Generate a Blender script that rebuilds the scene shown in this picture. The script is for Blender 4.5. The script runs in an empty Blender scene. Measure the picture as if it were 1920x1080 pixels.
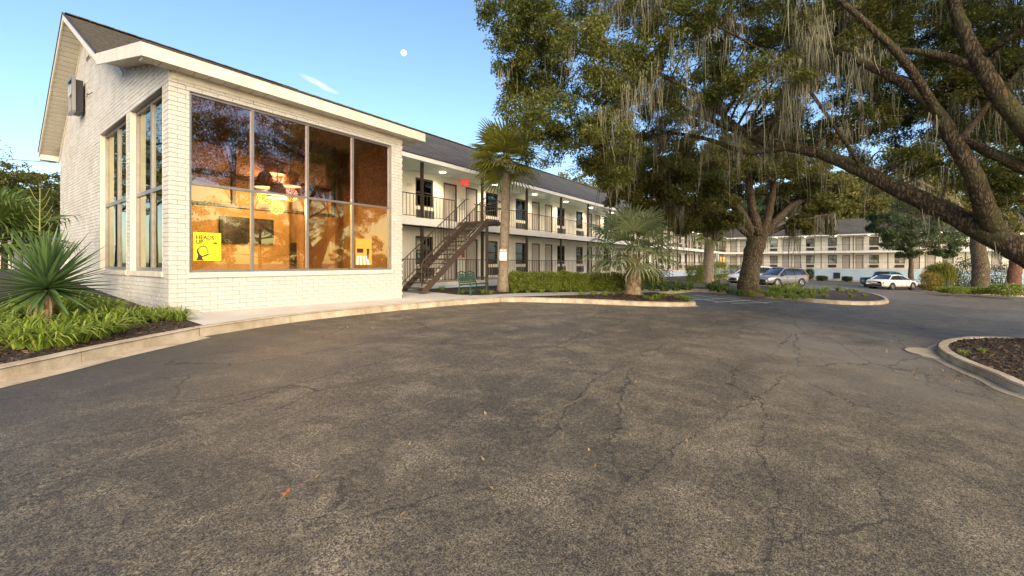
import bpy, bmesh, math, random
import numpy as np
from mathutils import Vector, Matrix, Quaternion
from mathutils.geometry import delaunay_2d_cdt
random.seed(7); RNG = np.random.default_rng(7)
R = math.radians
SC = bpy.context.scene
COL = SC.collection

# ------------------------------------------------------------------ camera, sky, sun, exposure
FPX, HOR, TH = 792.0, 493.5, math.atan2(581, 792)
CT, ST = math.cos(TH), math.sin(TH)
cd = bpy.data.cameras.new('camera'); cam = bpy.data.objects.new('camera', cd); COL.objects.link(cam)
cam.location = (0, 0, 0); cam.rotation_euler = (R(90), 0, TH - R(90))
cd.sensor_width = 36; cd.lens = 36 * FPX / 1920; cd.shift_y = -(540 - HOR) / 1920
cd.clip_start = 0.05; cd.clip_end = 9000
SC.camera = cam
SUN_AZ = R(216)        # clockwise from +Y: behind the camera, a little to its left
SUN_EL = R(20)
w = bpy.data.worlds.new('World'); SC.world = w; w.use_nodes = True
nt = w.node_tree; sky = nt.nodes.new('ShaderNodeTexSky'); sky.sky_type = 'NISHITA'
sky.sun_disc = False; sky.sun_elevation = SUN_EL; sky.sun_rotation = SUN_AZ
sky.air_density = 1.0; sky.dust_density = 0.8; sky.ozone_density = 3.0
def wisp():
    """a short streak of cirrus, part of the sky itself"""
    N, Lk = nt.nodes, nt.links
    def D(px, py):
        r = (px - 960) / FPX; return Vector((CT + ST * r, ST - CT * r, (HOR - py) / FPX)).normalized()
    a, b = D(566, 142), D(632, 174); c = ((a + b) / 2).normalized(); u = (b - a).normalized(); v = c.cross(u).normalized()
    g = N.new('ShaderNodeTexCoord'); ns = N.new('ShaderNodeTexNoise'); ns.inputs['Scale'].default_value = 28; ns.inputs['Detail'].default_value = 5; Lk.new(g.outputs['Generated'], ns.inputs['Vector'])
    def dot(w_):
        d = N.new('ShaderNodeVectorMath'); d.operation = 'DOT_PRODUCT'; d.inputs[1].default_value = w_; Lk.new(g.outputs['Generated'], d.inputs[0]); return d.outputs['Value']
    def mth(op, x, y):
        q = N.new('ShaderNodeMath'); q.operation = op
        for k, z in ((0, x), (1, y)):
            if isinstance(z, (int, float)): q.inputs[k].default_value = z
            else: Lk.new(z, q.inputs[k])
        return q.outputs[0]
    du = mth('DIVIDE', mth('SUBTRACT', dot(u), c.dot(u)), .042); wob = mth('MULTIPLY', mth('SUBTRACT', ns.outputs['Fac'], .5), 1.2)
    dv = mth('ADD', mth('DIVIDE', mth('SUBTRACT', dot(v), c.dot(v)), .0065), wob)
    q = mth('SUBTRACT', 1.0, mth('ADD', mth('MULTIPLY', du, du), mth('MULTIPLY', dv, dv)))
    front_ = mth('GREATER_THAN', dot(c), .5); f = mth('MULTIPLY', mth('MULTIPLY', mth('MAXIMUM', q, 0.0), .62), front_)
    mx = N.new('ShaderNodeMix'); mx.data_type = 'RGBA'; Lk.new(f, mx.inputs[0]); Lk.new(sky.outputs[0], mx.inputs[6]); mx.inputs[7].default_value = (4.0, 3.9, 3.8, 1)
    Lk.new(mx.outputs[2], nt.nodes['Background'].inputs[0])
wisp()
nt.nodes['Background'].inputs[1].default_value = 0.11
sl = bpy.data.lights.new('sun', 'SUN'); sl.energy = 3.1; sl.angle = R(75); sl.color = (1.0, 0.77, 0.50)
so = bpy.data.objects.new('sun', sl); COL.objects.link(so)
sdir = Vector((math.sin(SUN_AZ) * math.cos(SUN_EL), math.cos(SUN_AZ) * math.cos(SUN_EL), math.sin(SUN_EL)))
so.rotation_euler = (-sdir).to_track_quat('-Z', 'Y').to_euler()
SC.view_settings.view_transform = 'Standard'; SC.view_settings.look = 'None'
SC.view_settings.exposure = 1.5; SC.view_settings.gamma = 1.0
SC.cycles.max_bounces = 8; SC.cycles.transparent_max_bounces = 12

# ------------------------------------------------------------------ geometry helpers
def gz(x, y): return -(1.69 + 0.011 * min(max(x, -60), 110) - 0.04 * min(max(y, -40), 30))
RAISE = 0.17
def bz(x, y): return gz(x, y) + RAISE
def P(px, py, d):
    r = (px - 960) / FPX
    return Vector(((CT + ST * r) * d, (ST - CT * r) * d, (HOR - py) / FPX * d))
def G(px, py, dz=0.0):
    r = (px - 960) / FPX; vx, vy, vz = CT + ST * r, ST - CT * r, (HOR - py) / FPX
    d = (1.69 - dz) / (-vz - 0.011 * vx + 0.04 * vy)
    return Vector((vx * d, vy * d, vz * d))

def link(o, parent=None):
    COL.objects.link(o)
    if parent is not None:
        o.parent = parent
        if parent.get('_t') == 1: o.matrix_parent_inverse = Matrix.Translation(-parent.location)
    return o
def tag(o, label=None, cat=None, group=None, kind=None):
    if label: o['label'] = label
    if cat: o['category'] = cat
    if group: o['group'] = group
    if kind: o['kind'] = kind
    return o
def thing(name, loc, label, cat, group=None):
    """Empty at the thing's base; parts are given in world coordinates"""
    e = bpy.data.objects.new(name, None); COL.objects.link(e); e.location = loc; e['_t'] = 1
    e.empty_display_size = 0.2
    return tag(e, label, cat, group)
def frame(name, loc, rz, label, cat, group=None):
    """Empty whose parts are given in its own local coordinates"""
    e = bpy.data.objects.new(name, None); COL.objects.link(e); e.location = loc; e.rotation_euler = (0, 0, rz)
    e.empty_display_size = 0.2
    return tag(e, label, cat, group)

class MB:
    def __init__(s): s.v = []; s.f = []; s.sm = False
    def add(s, vs, fs):
        b = len(s.v); s.v += [tuple(p) for p in vs]; s.f += [tuple(i + b for i in q) for q in fs]; return s
    def box(s, x0, x1, y0, y1, z0, z1):
        v = [(x, y, z) for z in (z0, z1) for y in (y0, y1) for x in (x0, x1)]
        return s.add(v, [(0, 2, 3, 1), (4, 5, 7, 6), (0, 1, 5, 4), (2, 6, 7, 3), (0, 4, 6, 2), (1, 3, 7, 5)])
    def bar(s, a, b, w, h, up=(0, 0, 1)):
        a, b = Vector(a), Vector(b); d = (b - a).normalized(); u = Vector(up)
        if abs(d.dot(u)) > .98: u = Vector((0, 1, 0))
        sd = d.cross(u).normalized() * w / 2; uu = sd.cross(d).normalized() * h / 2
        v = [p + i * sd + j * uu for p in (a, b) for i, j in ((-1, -1), (1, -1), (1, 1), (-1, 1))]
        return s.add(v, [(3, 2, 1, 0), (4, 5, 6, 7), (0, 1, 5, 4), (1, 2, 6, 5), (2, 3, 7, 6), (3, 0, 4, 7)])
    def tube(s, pts, rad, n=8, caps=True, wob=0.0):
        pts = [Vector(p) for p in pts]; m = len(pts)
        if not hasattr(rad, '__len__'): rad = [rad] * m
        t0 = (pts[1] - pts[0]).normalized(); u = t0.orthogonal().normalized(); vs = []
        for i, p in enumerate(pts):
            t = (pts[min(i + 1, m - 1)] - pts[max(i - 1, 0)]).normalized()
            u = (u - t * u.dot(t)).normalized(); b = t.cross(u)
            for k in range(n):
                a = 2 * math.pi * k / n
                r = rad[i] * (1 + (random.uniform(-wob, wob) if wob else 0))
                vs.append(p + (u * math.cos(a) + b * math.sin(a)) * r)
        fs = [(i * n + k, i * n + (k + 1) % n, (i + 1) * n + (k + 1) % n, (i + 1) * n + k) for i in range(m - 1) for k in range(n)]
        if caps: fs += [tuple(range(n))[::-1], tuple((m - 1) * n + k for k in range(n))]
        return s.add(vs, fs)
    def lathe(s, prof, c=(0, 0, 0), axis='z', n=16):
        vs = []
        for r, h in prof:
            for k in range(n):
                a = 2 * math.pi * k / n; x, y = r * math.cos(a), r * math.sin(a)
                vs.append({'z': (c[0] + x, c[1] + y, c[2] + h), 'y': (c[0] + x, c[1] + h, c[2] + y), 'x': (c[0] + h, c[1] + x, c[2] + y)}[axis])
        m = len(prof)
        fs = [(i * n + k, i * n + (k + 1) % n, (i + 1) * n + (k + 1) % n, (i + 1) * n + k) for i in range(m - 1) for k in range(n)]
        return s.add(vs, fs)
    def prism(s, poly, z0, z1):
        """vertical prism; z0, z1 numbers or functions of (x, y)"""
        f0 = z0 if callable(z0) else (lambda x, y: z0); f1 = z1 if callable(z1) else (lambda x, y: z1)
        n = len(poly)
        v = [(x, y, f0(x, y)) for x, y in poly] + [(x, y, f1(x, y)) for x, y in poly]
        return s.add(v, [tuple(range(n))[::-1], tuple(range(n, 2 * n))] + [(k, (k + 1) % n, n + (k + 1) % n, n + k) for k in range(n)])
    def build(s, name, mat, parent=None, smooth=False):
        me = bpy.data.meshes.new(name); me.from_pydata(s.v, [], s.f); me.validate(); me.update()
        me.materials.append(mat)
        if smooth: me.polygons.foreach_set('use_smooth', [True] * len(me.polygons))
        return link(bpy.data.objects.new(name, me), parent)

def np_mesh(name, verts, quads, mat, parent=None, smooth=False):
    me = bpy.data.meshes.new(name); n = len(verts); q = len(quads); k = quads.shape[1]
    me.vertices.add(n); me.vertices.foreach_set('co', np.asarray(verts, np.float32).ravel())
    me.loops.add(q * k); me.loops.foreach_set('vertex_index', np.asarray(quads, np.int32).ravel())
    me.polygons.add(q); me.polygons.foreach_set('loop_start', np.arange(0, q * k, k, dtype=np.int32))
    me.update(calc_edges=True); me.materials.append(mat)
    if smooth: me.polygons.foreach_set('use_smooth', [True] * q)
    return link(bpy.data.objects.new(name, me), parent)
def inst(name, mesh_obj, parent, loc=(0, 0, 0), rot=(0, 0, 0), scale=(1, 1, 1)):
    o = bpy.data.objects.new(name, mesh_obj.data if hasattr(mesh_obj, 'data') else mesh_obj)
    COL.objects.link(o); o.parent = parent
    if parent is not None and parent.get('_t') == 1: o.matrix_parent_inverse = Matrix.Translation(-parent.location)
    o.location = loc; o.rotation_euler = rot; o.scale = scale
    return o
def spline(pts, per=5):
    pts = [Vector(p) for p in pts]; out = []
    for i in range(len(pts) - 1):
        p0, p1, p2, p3 = pts[max(i - 1, 0)], pts[i], pts[i + 1], pts[min(i + 2, len(pts) - 1)]
        for k in range(per):
            t = k / per
            out.append(.5 * ((2 * p1) + (p2 - p0) * t + (2 * p0 - 5 * p1 + 4 * p2 - p3) * t * t + (3 * p1 - p0 - 3 * p2 + p3) * t ** 3))
    return out + [pts[-1]]
def lerpr(rs, n):
    return list(np.interp(np.linspace(0, len(rs) - 1, n), range(len(rs)), rs))

# ------------------------------------------------------------------ materials
M = {}
def mat(name, col, rough=.7, var=0.0, vscale=3.0, bump=0.0, bscale=30.0, metal=0.0, spec=.5, col2=None, detail=6, vec=None, coat=0, bdist=.02):
    m = bpy.data.materials.new(name); m.use_nodes = True; n = m.node_tree.nodes; l = m.node_tree.links
    b = n['Principled BSDF']; b.inputs['Roughness'].default_value = rough; b.inputs['Metallic'].default_value = metal
    b.inputs['Specular IOR Level'].default_value = spec; b.inputs['Base Color'].default_value = (*col, 1)
    if coat: b.inputs['Coat Weight'].default_value = coat; b.inputs['Coat Roughness'].default_value = .05
    tc = n.new('ShaderNodeTexCoord')
    if var or col2:
        t = n.new('ShaderNodeTexNoise'); t.inputs['Scale'].default_value = vscale; t.inputs['Detail'].default_value = detail; t.inputs['Roughness'].default_value = .65
        l.new(tc.outputs['Object'], t.inputs['Vector'])
        r = n.new('ShaderNodeValToRGB'); c2 = col2 or tuple(min(1, c * (1 + var)) for c in col); c1 = col if col2 else tuple(c * (1 - var) for c in col)
        r.color_ramp.elements[0].position = .35; r.color_ramp.elements[1].position = .65
        r.color_ramp.elements[0].color = (*c1, 1); r.color_ramp.elements[1].color = (*c2, 1)
        l.new(t.outputs['Fac'], r.inputs['Fac']); l.new(r.outputs['Color'], b.inputs['Base Color'])
    if bump:
        t2 = n.new('ShaderNodeTexNoise'); t2.inputs['Scale'].default_value = bscale; t2.inputs['Detail'].default_value = 5
        l.new(tc.outputs['Object'], t2.inputs['Vector'])
        bp = n.new('ShaderNodeBump'); bp.inputs['Strength'].default_value = bump; bp.inputs['Distance'].default_value = bdist
        l.new(t2.outputs['Fac'], bp.inputs['Height']); l.new(bp.outputs['Normal'], b.inputs['Normal'])
    M[name] = m; return m
def barkmat(name, c1, c2, moss=None):
    m = bpy.data.materials.new(name); m.use_nodes = True; n = m.node_tree.nodes; l = m.node_tree.links
    b = n['Principled BSDF']; b.inputs['Roughness'].default_value = .95; b.inputs['Specular IOR Level'].default_value = .2
    tc = n.new('ShaderNodeTexCoord'); mp = n.new('ShaderNodeMapping'); mp.inputs['Scale'].default_value = (1, 1, .35); l.new(tc.outputs['Object'], mp.inputs['Vector'])
    v = n.new('ShaderNodeTexVoronoi'); v.feature = 'DISTANCE_TO_EDGE'; v.inputs['Scale'].default_value = 15; dn_ = n.new('ShaderNodeTexNoise'); dn_.inputs['Scale'].default_value = 7; dn_.inputs['Detail'].default_value = 8; l.new(mp.outputs[0], dn_.inputs['Vector']); dm_ = n.new('ShaderNodeMix'); dm_.data_type = 'VECTOR'; dm_.inputs[0].default_value = .22; l.new(mp.outputs[0], dm_.inputs[4]); l.new(dn_.outputs['Color'], dm_.inputs[5]); l.new(dm_.outputs[1], v.inputs['Vector'])
    t = n.new('ShaderNodeTexNoise'); t.inputs['Scale'].default_value = 9; t.inputs['Detail'].default_value = 10; t.inputs['Roughness'].default_value = .75; l.new(mp.outputs[0], t.inputs['Vector'])
    a = n.new('ShaderNodeMath'); a.operation = 'MULTIPLY'; l.new(v.outputs['Distance'], a.inputs[0]); l.new(t.outputs['Fac'], a.inputs[1])
    r = n.new('ShaderNodeValToRGB'); r.color_ramp.elements[0].position = .01; r.color_ramp.elements[1].position = .16; r.color_ramp.elements[0].color = (*c1, 1); r.color_ramp.elements[1].color = (*c2, 1); l.new(a.outputs[0], r.inputs['Fac'])
    big = n.new('ShaderNodeTexNoise'); big.inputs['Scale'].default_value = 1.4; big.inputs['Detail'].default_value = 6; l.new(tc.outputs['Object'], big.inputs['Vector'])
    mr = n.new('ShaderNodeValToRGB'); mr.color_ramp.elements[0].position = .48; mr.color_ramp.elements[1].position = .66; mr.color_ramp.elements[0].color = (0, 0, 0, 1); mr.color_ramp.elements[1].color = (.6, .6, .6, 1); l.new(big.outputs['Fac'], mr.inputs['Fac'])
    x = n.new('ShaderNodeMix'); x.data_type = 'RGBA'; l.new(mr.outputs[0], x.inputs[0]); l.new(r.outputs[0], x.inputs[6]); x.inputs[7].default_value = (*(moss or (.075, .075, .028)), 1); l.new(x.outputs[2], b.inputs['Base Color'])
    bp = n.new('ShaderNodeBump'); bp.inputs['Strength'].default_value = 1; bp.inputs['Distance'].default_value = .09; l.new(a.outputs[0], bp.inputs['Height']); l.new(bp.outputs['Normal'], b.inputs['Normal'])
    M[name] = m; return m
def leafmat(name, cols, trans=.35, rough=.5, vscale=.6):
    """leaf colours picked per leaf, drifting over the crown"""
    m = bpy.data.materials.new(name); m.use_nodes = True; n = m.node_tree.nodes; l = m.node_tree.links
    b = n['Principled BSDF']; b.inputs['Roughness'].default_value = rough; b.inputs['Specular IOR Level'].default_value = .35
    g = n.new('ShaderNodeNewGeometry'); tc = n.new('ShaderNodeTexCoord'); t = n.new('ShaderNodeTexNoise')
    t.inputs['Scale'].default_value = vscale; t.inputs['Detail'].default_value = 3; l.new(tc.outputs['Object'], t.inputs['Vector'])
    mx = n.new('ShaderNodeMath'); mx.operation = 'MULTIPLY_ADD'; mx.inputs[1].default_value = .55
    l.new(g.outputs['Random Per Island'], mx.inputs[0])
    ms = n.new('ShaderNodeMath'); ms.operation = 'MULTIPLY'; ms.inputs[1].default_value = .5; l.new(t.outputs['Fac'], ms.inputs[0]); l.new(ms.outputs[0], mx.inputs[2])
    r = n.new('ShaderNodeValToRGB'); e = r.color_ramp.elements
    while len(e) < len(cols): e.new(.5)
    for i, c in enumerate(cols): e[i].position = .12 + .76 * i / (len(cols) - 1); e[i].color = (*c, 1)
    l.new(mx.outputs[0], r.inputs['Fac']); l.new(r.outputs['Color'], b.inputs['Base Color'])
    tr = n.new('ShaderNodeBsdfTranslucent'); l.new(r.outputs['Color'], tr.inputs['Color'])
    mix = n.new('ShaderNodeMixShader'); mix.inputs[0].default_value = trans
    l.new(b.outputs[0], mix.inputs[1]); l.new(tr.outputs[0], mix.inputs[2]); l.new(mix.outputs[0], n['Material Output'].inputs[0])
    M[name] = m; return m
def glassmat(name, tint, refl=.3, rough=.0, gcol=(1, 1, 1)):
    m = bpy.data.materials.new(name); m.use_nodes = True; n = m.node_tree.nodes; l = m.node_tree.links
    n.remove(n['Principled BSDF'])
    t = n.new('ShaderNodeBsdfTransparent'); t.inputs[0].default_value = (*tint, 1)
    g = n.new('ShaderNodeBsdfGlossy'); g.inputs['Roughness'].default_value = rough; g.inputs['Color'].default_value = (*gcol, 1)
    f = n.new('ShaderNodeFresnel'); f.inputs[0].default_value = 1.5
    a = n.new('ShaderNodeMath'); a.operation = 'ADD'; a.use_clamp = True; a.inputs[1].default_value = refl; l.new(f.outputs[0], a.inputs[0])
    x = n.new('ShaderNodeMixShader'); l.new(a.outputs[0], x.inputs[0]); l.new(t.outputs[0], x.inputs[1]); l.new(g.outputs[0], x.inputs[2])
    l.new(x.outputs[0], n['Material Output'].inputs[0]); M[name] = m; return m
def emit(name, col, s):
    m = bpy.data.materials.new(name); m.use_nodes = True; n = m.node_tree.nodes; l = m.node_tree.links
    n.remove(n['Principled BSDF']); e = n.new('ShaderNodeEmission'); e.inputs[0].default_value = (*col, 1); e.inputs[1].default_value = s
    l.new(e.outputs[0], n['Material Output'].inputs[0]); M[name] = m; return m

mat('brick_paint', (.45, .425, .37), .6, col2=(.58, .555, .50), vscale=1.6, bump=.35, bscale=45, detail=9); mat('mortar_paint', (.42, .39, .33), .8, col2=(.53, .50, .44), vscale=3)
mat('wing_paint', (.76, .71, .59), .65, var=.06, vscale=1.3, bump=.15, bscale=40)
mat('trim_paint', (.54, .49, .39), .5, col2=(.66, .61, .50), vscale=2.5, bump=.05, detail=9)
mat('white_paint', (.74, .72, .67), .5, var=.05, vscale=3)
mat('soffit_paint', (.56, .53, .45), .6, var=.05, vscale=5)
mat('porch_ceiling', (.45, .52, .50), .6, var=.05, vscale=2)
mat('aluminium', (.27, .25, .23), .38, metal=.6, var=.1, vscale=6)
mat('brown_metal', (.060, .042, .028), .45, var=.2, vscale=4)
mat('dark_frame', (.035, .025, .018), .45)
mat('door_paint', (.46, .40, .33), .5, var=.05)
mat('ac_metal', (.45, .42, .36), .5); mat('ac_grille', (.10, .085, .07), .6)
mat('blind', (.72, .69, .62), .6)
mat('plinth_blue', (.36, .47, .55), .6, var=.06, vscale=.8)
mat('concrete', (.30, .235, .15), .85, col2=(.50, .43, .32), vscale=2.6, bump=.3, bscale=30, detail=10)
mat('walk_concrete', (.46, .43, .37), .8, col2=(.57, .54, .48), vscale=1.3, bump=.12, bscale=30, detail=9)
mat('mulch', (.020, .013, .009), .95, col2=(.055, .036, .024), vscale=14, bump=1.0, bscale=45)
mat('line_paint', (.62, .61, .57), .7, var=.25, vscale=5)
barkmat('bark', (.022, .016, .010), (.12, .088, .052))
barkmat('pale_bark', (.05, .036, .022), (.21, .16, .105), (.12, .11, .05))
mat('palm_bark', (.17, .13, .09), .9, col2=(.30, .24, .16), vscale=7, bump=.8, bscale=25)
mat('palm_boot', (.17, .105, .055), .85, col2=(.42, .31, .18), vscale=6, bump=.5, bscale=20)
mat('iron_green', (.035, .075, .050), .45, metal=.3)
mat('black_metal', (.012, .013, .016), .45)
mat('rubber', (.014, .014, .014), .8); mat('rim_metal', (.55, .55, .56), .3, metal=.9)
mat('chrome', (.7, .7, .68), .18, metal=1); mat('dull_metal', (.30, .30, .29), .35, metal=.9)
mat('orange_wall', (.50, .30, .10), .7, var=.06, vscale=1.0)
mat('tan_wall', (.42, .24, .10), .7, var=.05); mat('dark_wood', (.035, .018, .010), .5)
mat('room_floor', (.16, .09, .045), .4, var=.2); mat('room_ceiling', (.30, .22, .17), .8)
mat('poster_yellow', (.85, .72, .01), .5); mat('ink', (.03, .025, .02), .6)
mat('poster_orange', (.80, .30, .04), .5); mat('print_white', (.8, .78, .74), .6); mat('print_red', (.36, .09, .05), .6)
mat('tv_screen', (.008, .008, .008), .3, col2=(.09, .065, .05), vscale=3.5, detail=4)
mat('sign_white', (.78, .74, .72), .5); mat('sign_red', (.62, .20, .15), .5)
mat('fallen_leaf', (.36, .12, .03), .7)
mat('car_glass', (.02, .025, .03), .06, spec=1.0)
mat('tail_red', (.45, .03, .02), .25); mat('lamp_clear', (.7, .7, .7), .15); mat('plastic_black', (.02, .02, .022), .55)
mat('skin', (.35, .20, .13), .6); mat('cloth_dark', (.022, .022, .035), .9); mat('hair_dark', (.02, .014, .01), .7)
mat('moss', (.15, .145, .095), .95, col2=(.28, .265, .175), vscale=2.5)
mat('stalk', (.20, .21, .05), .7)
mat('wire', (.02, .02, .02), .6)
mat('far_white', (.66, .62, .56), .7, var=.05)
mat('pool_blue', (.25, .45, .55), .5)
glassmat('glass_upper', (.52, .46, .50), .20, gcol=(.95, .80, .80)); glassmat('glass_lower', (.95, .90, .80), .17, gcol=(1, .80, .40)); glassmat('glass_clear', (.50, .50, .42), .22, gcol=(.9, .88, .72))  # lower panes: gold gloss colour paints in the reflection of a golden sky
glassmat('glass_room', (.95, .94, .90), .03)
emit('lamp_glow', (1, .52, .14), 9); emit('downlight', (1, .86, .62), 9); emit('exit_glow', (1, .10, .06), .35); emit('moon_glow', (1, .97, .92), 1.1)
leafmat('oak_leaf', [(.034, .054, .014), (.082, .112, .024), (.155, .17, .034), (.28, .25, .06)], .48)
leafmat('oak_leaf_warm', [(.055, .075, .018), (.12, .14, .03), (.21, .20, .045), (.32, .27, .07)], .45)
leafmat('far_leaf', [(.055, .075, .018), (.12, .14, .028), (.20, .19, .04), (.30, .25, .05)], .45)
leafmat('far_leaf_green', [(.028, .050, .018), (.055, .090, .032), (.09, .13, .045), (.15, .17, .06)], .38)
leafmat('hedge_leaf', [(.07, .11, .016), (.14, .19, .024), (.23, .27, .035), (.34, .36, .06)], .35, vscale=2)
leafmat('lily_leaf', [(.07, .13, .018), (.15, .23, .03), (.26, .33, .05), (.42, .44, .09)], .35, vscale=2)
leafmat('yucca_leaf', [(.035, .085, .030), (.06, .125, .040), (.10, .17, .055), (.16, .22, .07)], .2, rough=.4, vscale=2)
leafmat('palm_leaf', [(.16, .17, .03), (.27, .27, .04), (.38, .36, .06), (.50, .44, .09)], .5, vscale=1)
leafmat('silver_palm_leaf', [(.16, .20, .08), (.25, .30, .13), (.36, .40, .19), (.50, .51, .27)], .5, vscale=1)
leafmat('dry_leaf', [(.16, .10, .05), (.26, .17, .08), (.36, .25, .13), (.42, .31, .18)], .25)
leafmat('fern_leaf', [(.035, .075, .020), (.075, .13, .03), (.13, .18, .04), (.2, .24, .06)], .35, vscale=2)

def asphalt():
    m = bpy.data.materials.new('asphalt'); m.use_nodes = True; n = m.node_tree.nodes; l = m.node_tree.links
    b = n['Principled BSDF']; b.inputs['Specular IOR Level'].default_value = .45
    tc = n.new('ShaderNodeTexCoord'); O = tc.outputs['Object']
    def noise(sc, det=4, ro=.6, vec=None, dist=0):
        t = n.new('ShaderNodeTexNoise'); t.inputs['Scale'].default_value = sc; t.inputs['Detail'].default_value = det; t.inputs['Roughness'].default_value = ro; t.inputs['Distortion'].default_value = dist
        l.new(vec or O, t.inputs['Vector']); return t
    def ramp(src, a, bb, ca, cb):
        r = n.new('ShaderNodeValToRGB'); r.color_ramp.elements[0].position = a; r.color_ramp.elements[1].position = bb
        r.color_ramp.elements[0].color = (*ca, 1); r.color_ramp.elements[1].color = (*cb, 1); l.new(src, r.inputs['Fac']); return r.outputs['Color']
    def mixc(f, a, bb, mode='MIX'):
        x = n.new('ShaderNodeMix'); x.data_type = 'RGBA'; x.blend_type = mode
        if isinstance(f, float): x.inputs[0].default_value = f
        else: l.new(f, x.inputs[0])
        for k, c in ((6, a), (7, bb)):
            if isinstance(c, tuple): x.inputs[k].default_value = (*c, 1)
            else: l.new(c, x.inputs[k])
        return x.outputs[2]
    def math_(op, a, bb):
        x = n.new('ShaderNodeMath'); x.operation = op; x.use_clamp = True
        for k, c in ((0, a), (1, bb)):
            if isinstance(c, (int, float)): x.inputs[k].default_value = c
            else: l.new(c, x.inputs[k])
        return x.outputs[0]
    # base: aged binder, patchy
    big = noise(.16, 5, .6); c = ramp(big.outputs['Fac'], .32, .68, (.073, .067, .058), (.138, .123, .101))
    mid = noise(1.1, 5, .7); c = mixc(.55, c, ramp(mid.outputs['Fac'], .3, .7, (.36, .36, .36), (.62, .61, .58)), 'OVERLAY')
    # stones in the binder
    st = noise(95, 2, .7); c = mixc(.9, c, ramp(st.outputs['Fac'], .38, .64, (.10, .10, .11), (.95, .90, .78)), 'OVERLAY')
    st2 = noise(26, 3, .75); c = mixc(.7, c, ramp(st2.outputs['Fac'], .38, .66, (.22, .22, .23), (.82, .78, .68)), 'OVERLAY')
    # worn spots where pale aggregate shows, speckled
    sp = noise(1.5, 6, .75, dist=.3); spk = noise(62, 3, .85)
    f = math_('MULTIPLY', ramp(sp.outputs['Fac'], .46, .64, (0, 0, 0), (1, 1, 1)), ramp(spk.outputs['Fac'], .50, .60, (0, 0, 0), (1, 1, 1)))
    c = mixc(math_('MULTIPLY', f, .8), c, (.46, .385, .25))
    # pale dusty wear in the drive lane
    dn = noise(.55, 5, .65, dist=.6)
    sx = n.new('ShaderNodeSeparateXYZ'); l.new(O, sx.inputs[0])
    def bell(v, c0, wd):
        a = math_('SUBTRACT', v, 0.0); x = n.new('ShaderNodeMath'); x.operation = 'SUBTRACT'; l.new(v, x.inputs[0]); x.inputs[1].default_value = c0
        y = n.new('ShaderNodeMath'); y.operation = 'DIVIDE'; l.new(x.outputs[0], y.inputs[0]); y.inputs[1].default_value = wd
        z = n.new('ShaderNodeMath'); z.operation = 'MULTIPLY'; l.new(y.outputs[0], z.inputs[0]); l.new(y.outputs[0], z.inputs[1])
        return math_('SUBTRACT', 1.0, z.outputs[0])
    wear = math_('MULTIPLY', bell(sx.outputs[0], 12.0, 6.0), bell(sx.outputs[1], -.3, 2.6))
    wear = math_('MULTIPLY', wear, ramp(dn.outputs['Fac'], .34, .62, (0, 0, 0), (1, 1, 1)))
    c = mixc(math_('MULTIPLY', wear, .8), c, (.21, .185, .15))
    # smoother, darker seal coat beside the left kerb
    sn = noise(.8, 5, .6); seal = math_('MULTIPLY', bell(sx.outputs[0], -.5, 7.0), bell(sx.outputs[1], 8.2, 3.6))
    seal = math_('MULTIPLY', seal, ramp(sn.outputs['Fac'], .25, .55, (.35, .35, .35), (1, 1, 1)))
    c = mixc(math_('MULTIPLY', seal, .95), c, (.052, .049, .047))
    # cracks
    wv = noise(1.3, 9, .72); vm = n.new('ShaderNodeMix'); vm.data_type = 'VECTOR'; vm.inputs[0].default_value = .33; l.new(O, vm.inputs[4]); l.new(wv.outputs['Color'], vm.inputs[5])
    mp = n.new('ShaderNodeMapping'); mp.inputs['Rotation'].default_value = (0, 0, R(-12)); mp.inputs['Scale'].default_value = (.42, 1.25, 1); l.new(vm.outputs[1], mp.inputs['Vector'])
    vo = n.new('ShaderNodeTexVoronoi'); vo.feature = 'DISTANCE_TO_EDGE'; vo.inputs['Scale'].default_value = 1.0; l.new(mp.outputs[0], vo.inputs['Vector'])
    ck = ramp(vo.outputs['Distance'], .0012, .0070, (1, 1, 1), (0, 0, 0))
    cm = noise(.45, 2, .5); ck = math_('MULTIPLY', ck, ramp(cm.outputs['Fac'], .36, .52, (0, 0, 0), (1, 1, 1)))
    c = mixc(math_('MULTIPLY', ck, .85), c, (.018, .016, .014))
    l.new(c, b.inputs['Base Color'])
    b.inputs['Roughness'].default_value = .62
    h = n.new('ShaderNodeMath'); h.operation = 'SUBTRACT'; l.new(st.outputs['Fac'], h.inputs[0]); l.new(ck, h.inputs[1])
    bp = n.new('ShaderNodeBump'); bp.inputs['Strength'].default_value = .5; bp.inputs['Distance'].default_value = .012
    l.new(h.outputs[0], bp.inputs['Height']); l.new(bp.outputs['Normal'], b.inputs['Normal'])
    M['asphalt'] = m
asphalt()

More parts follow.
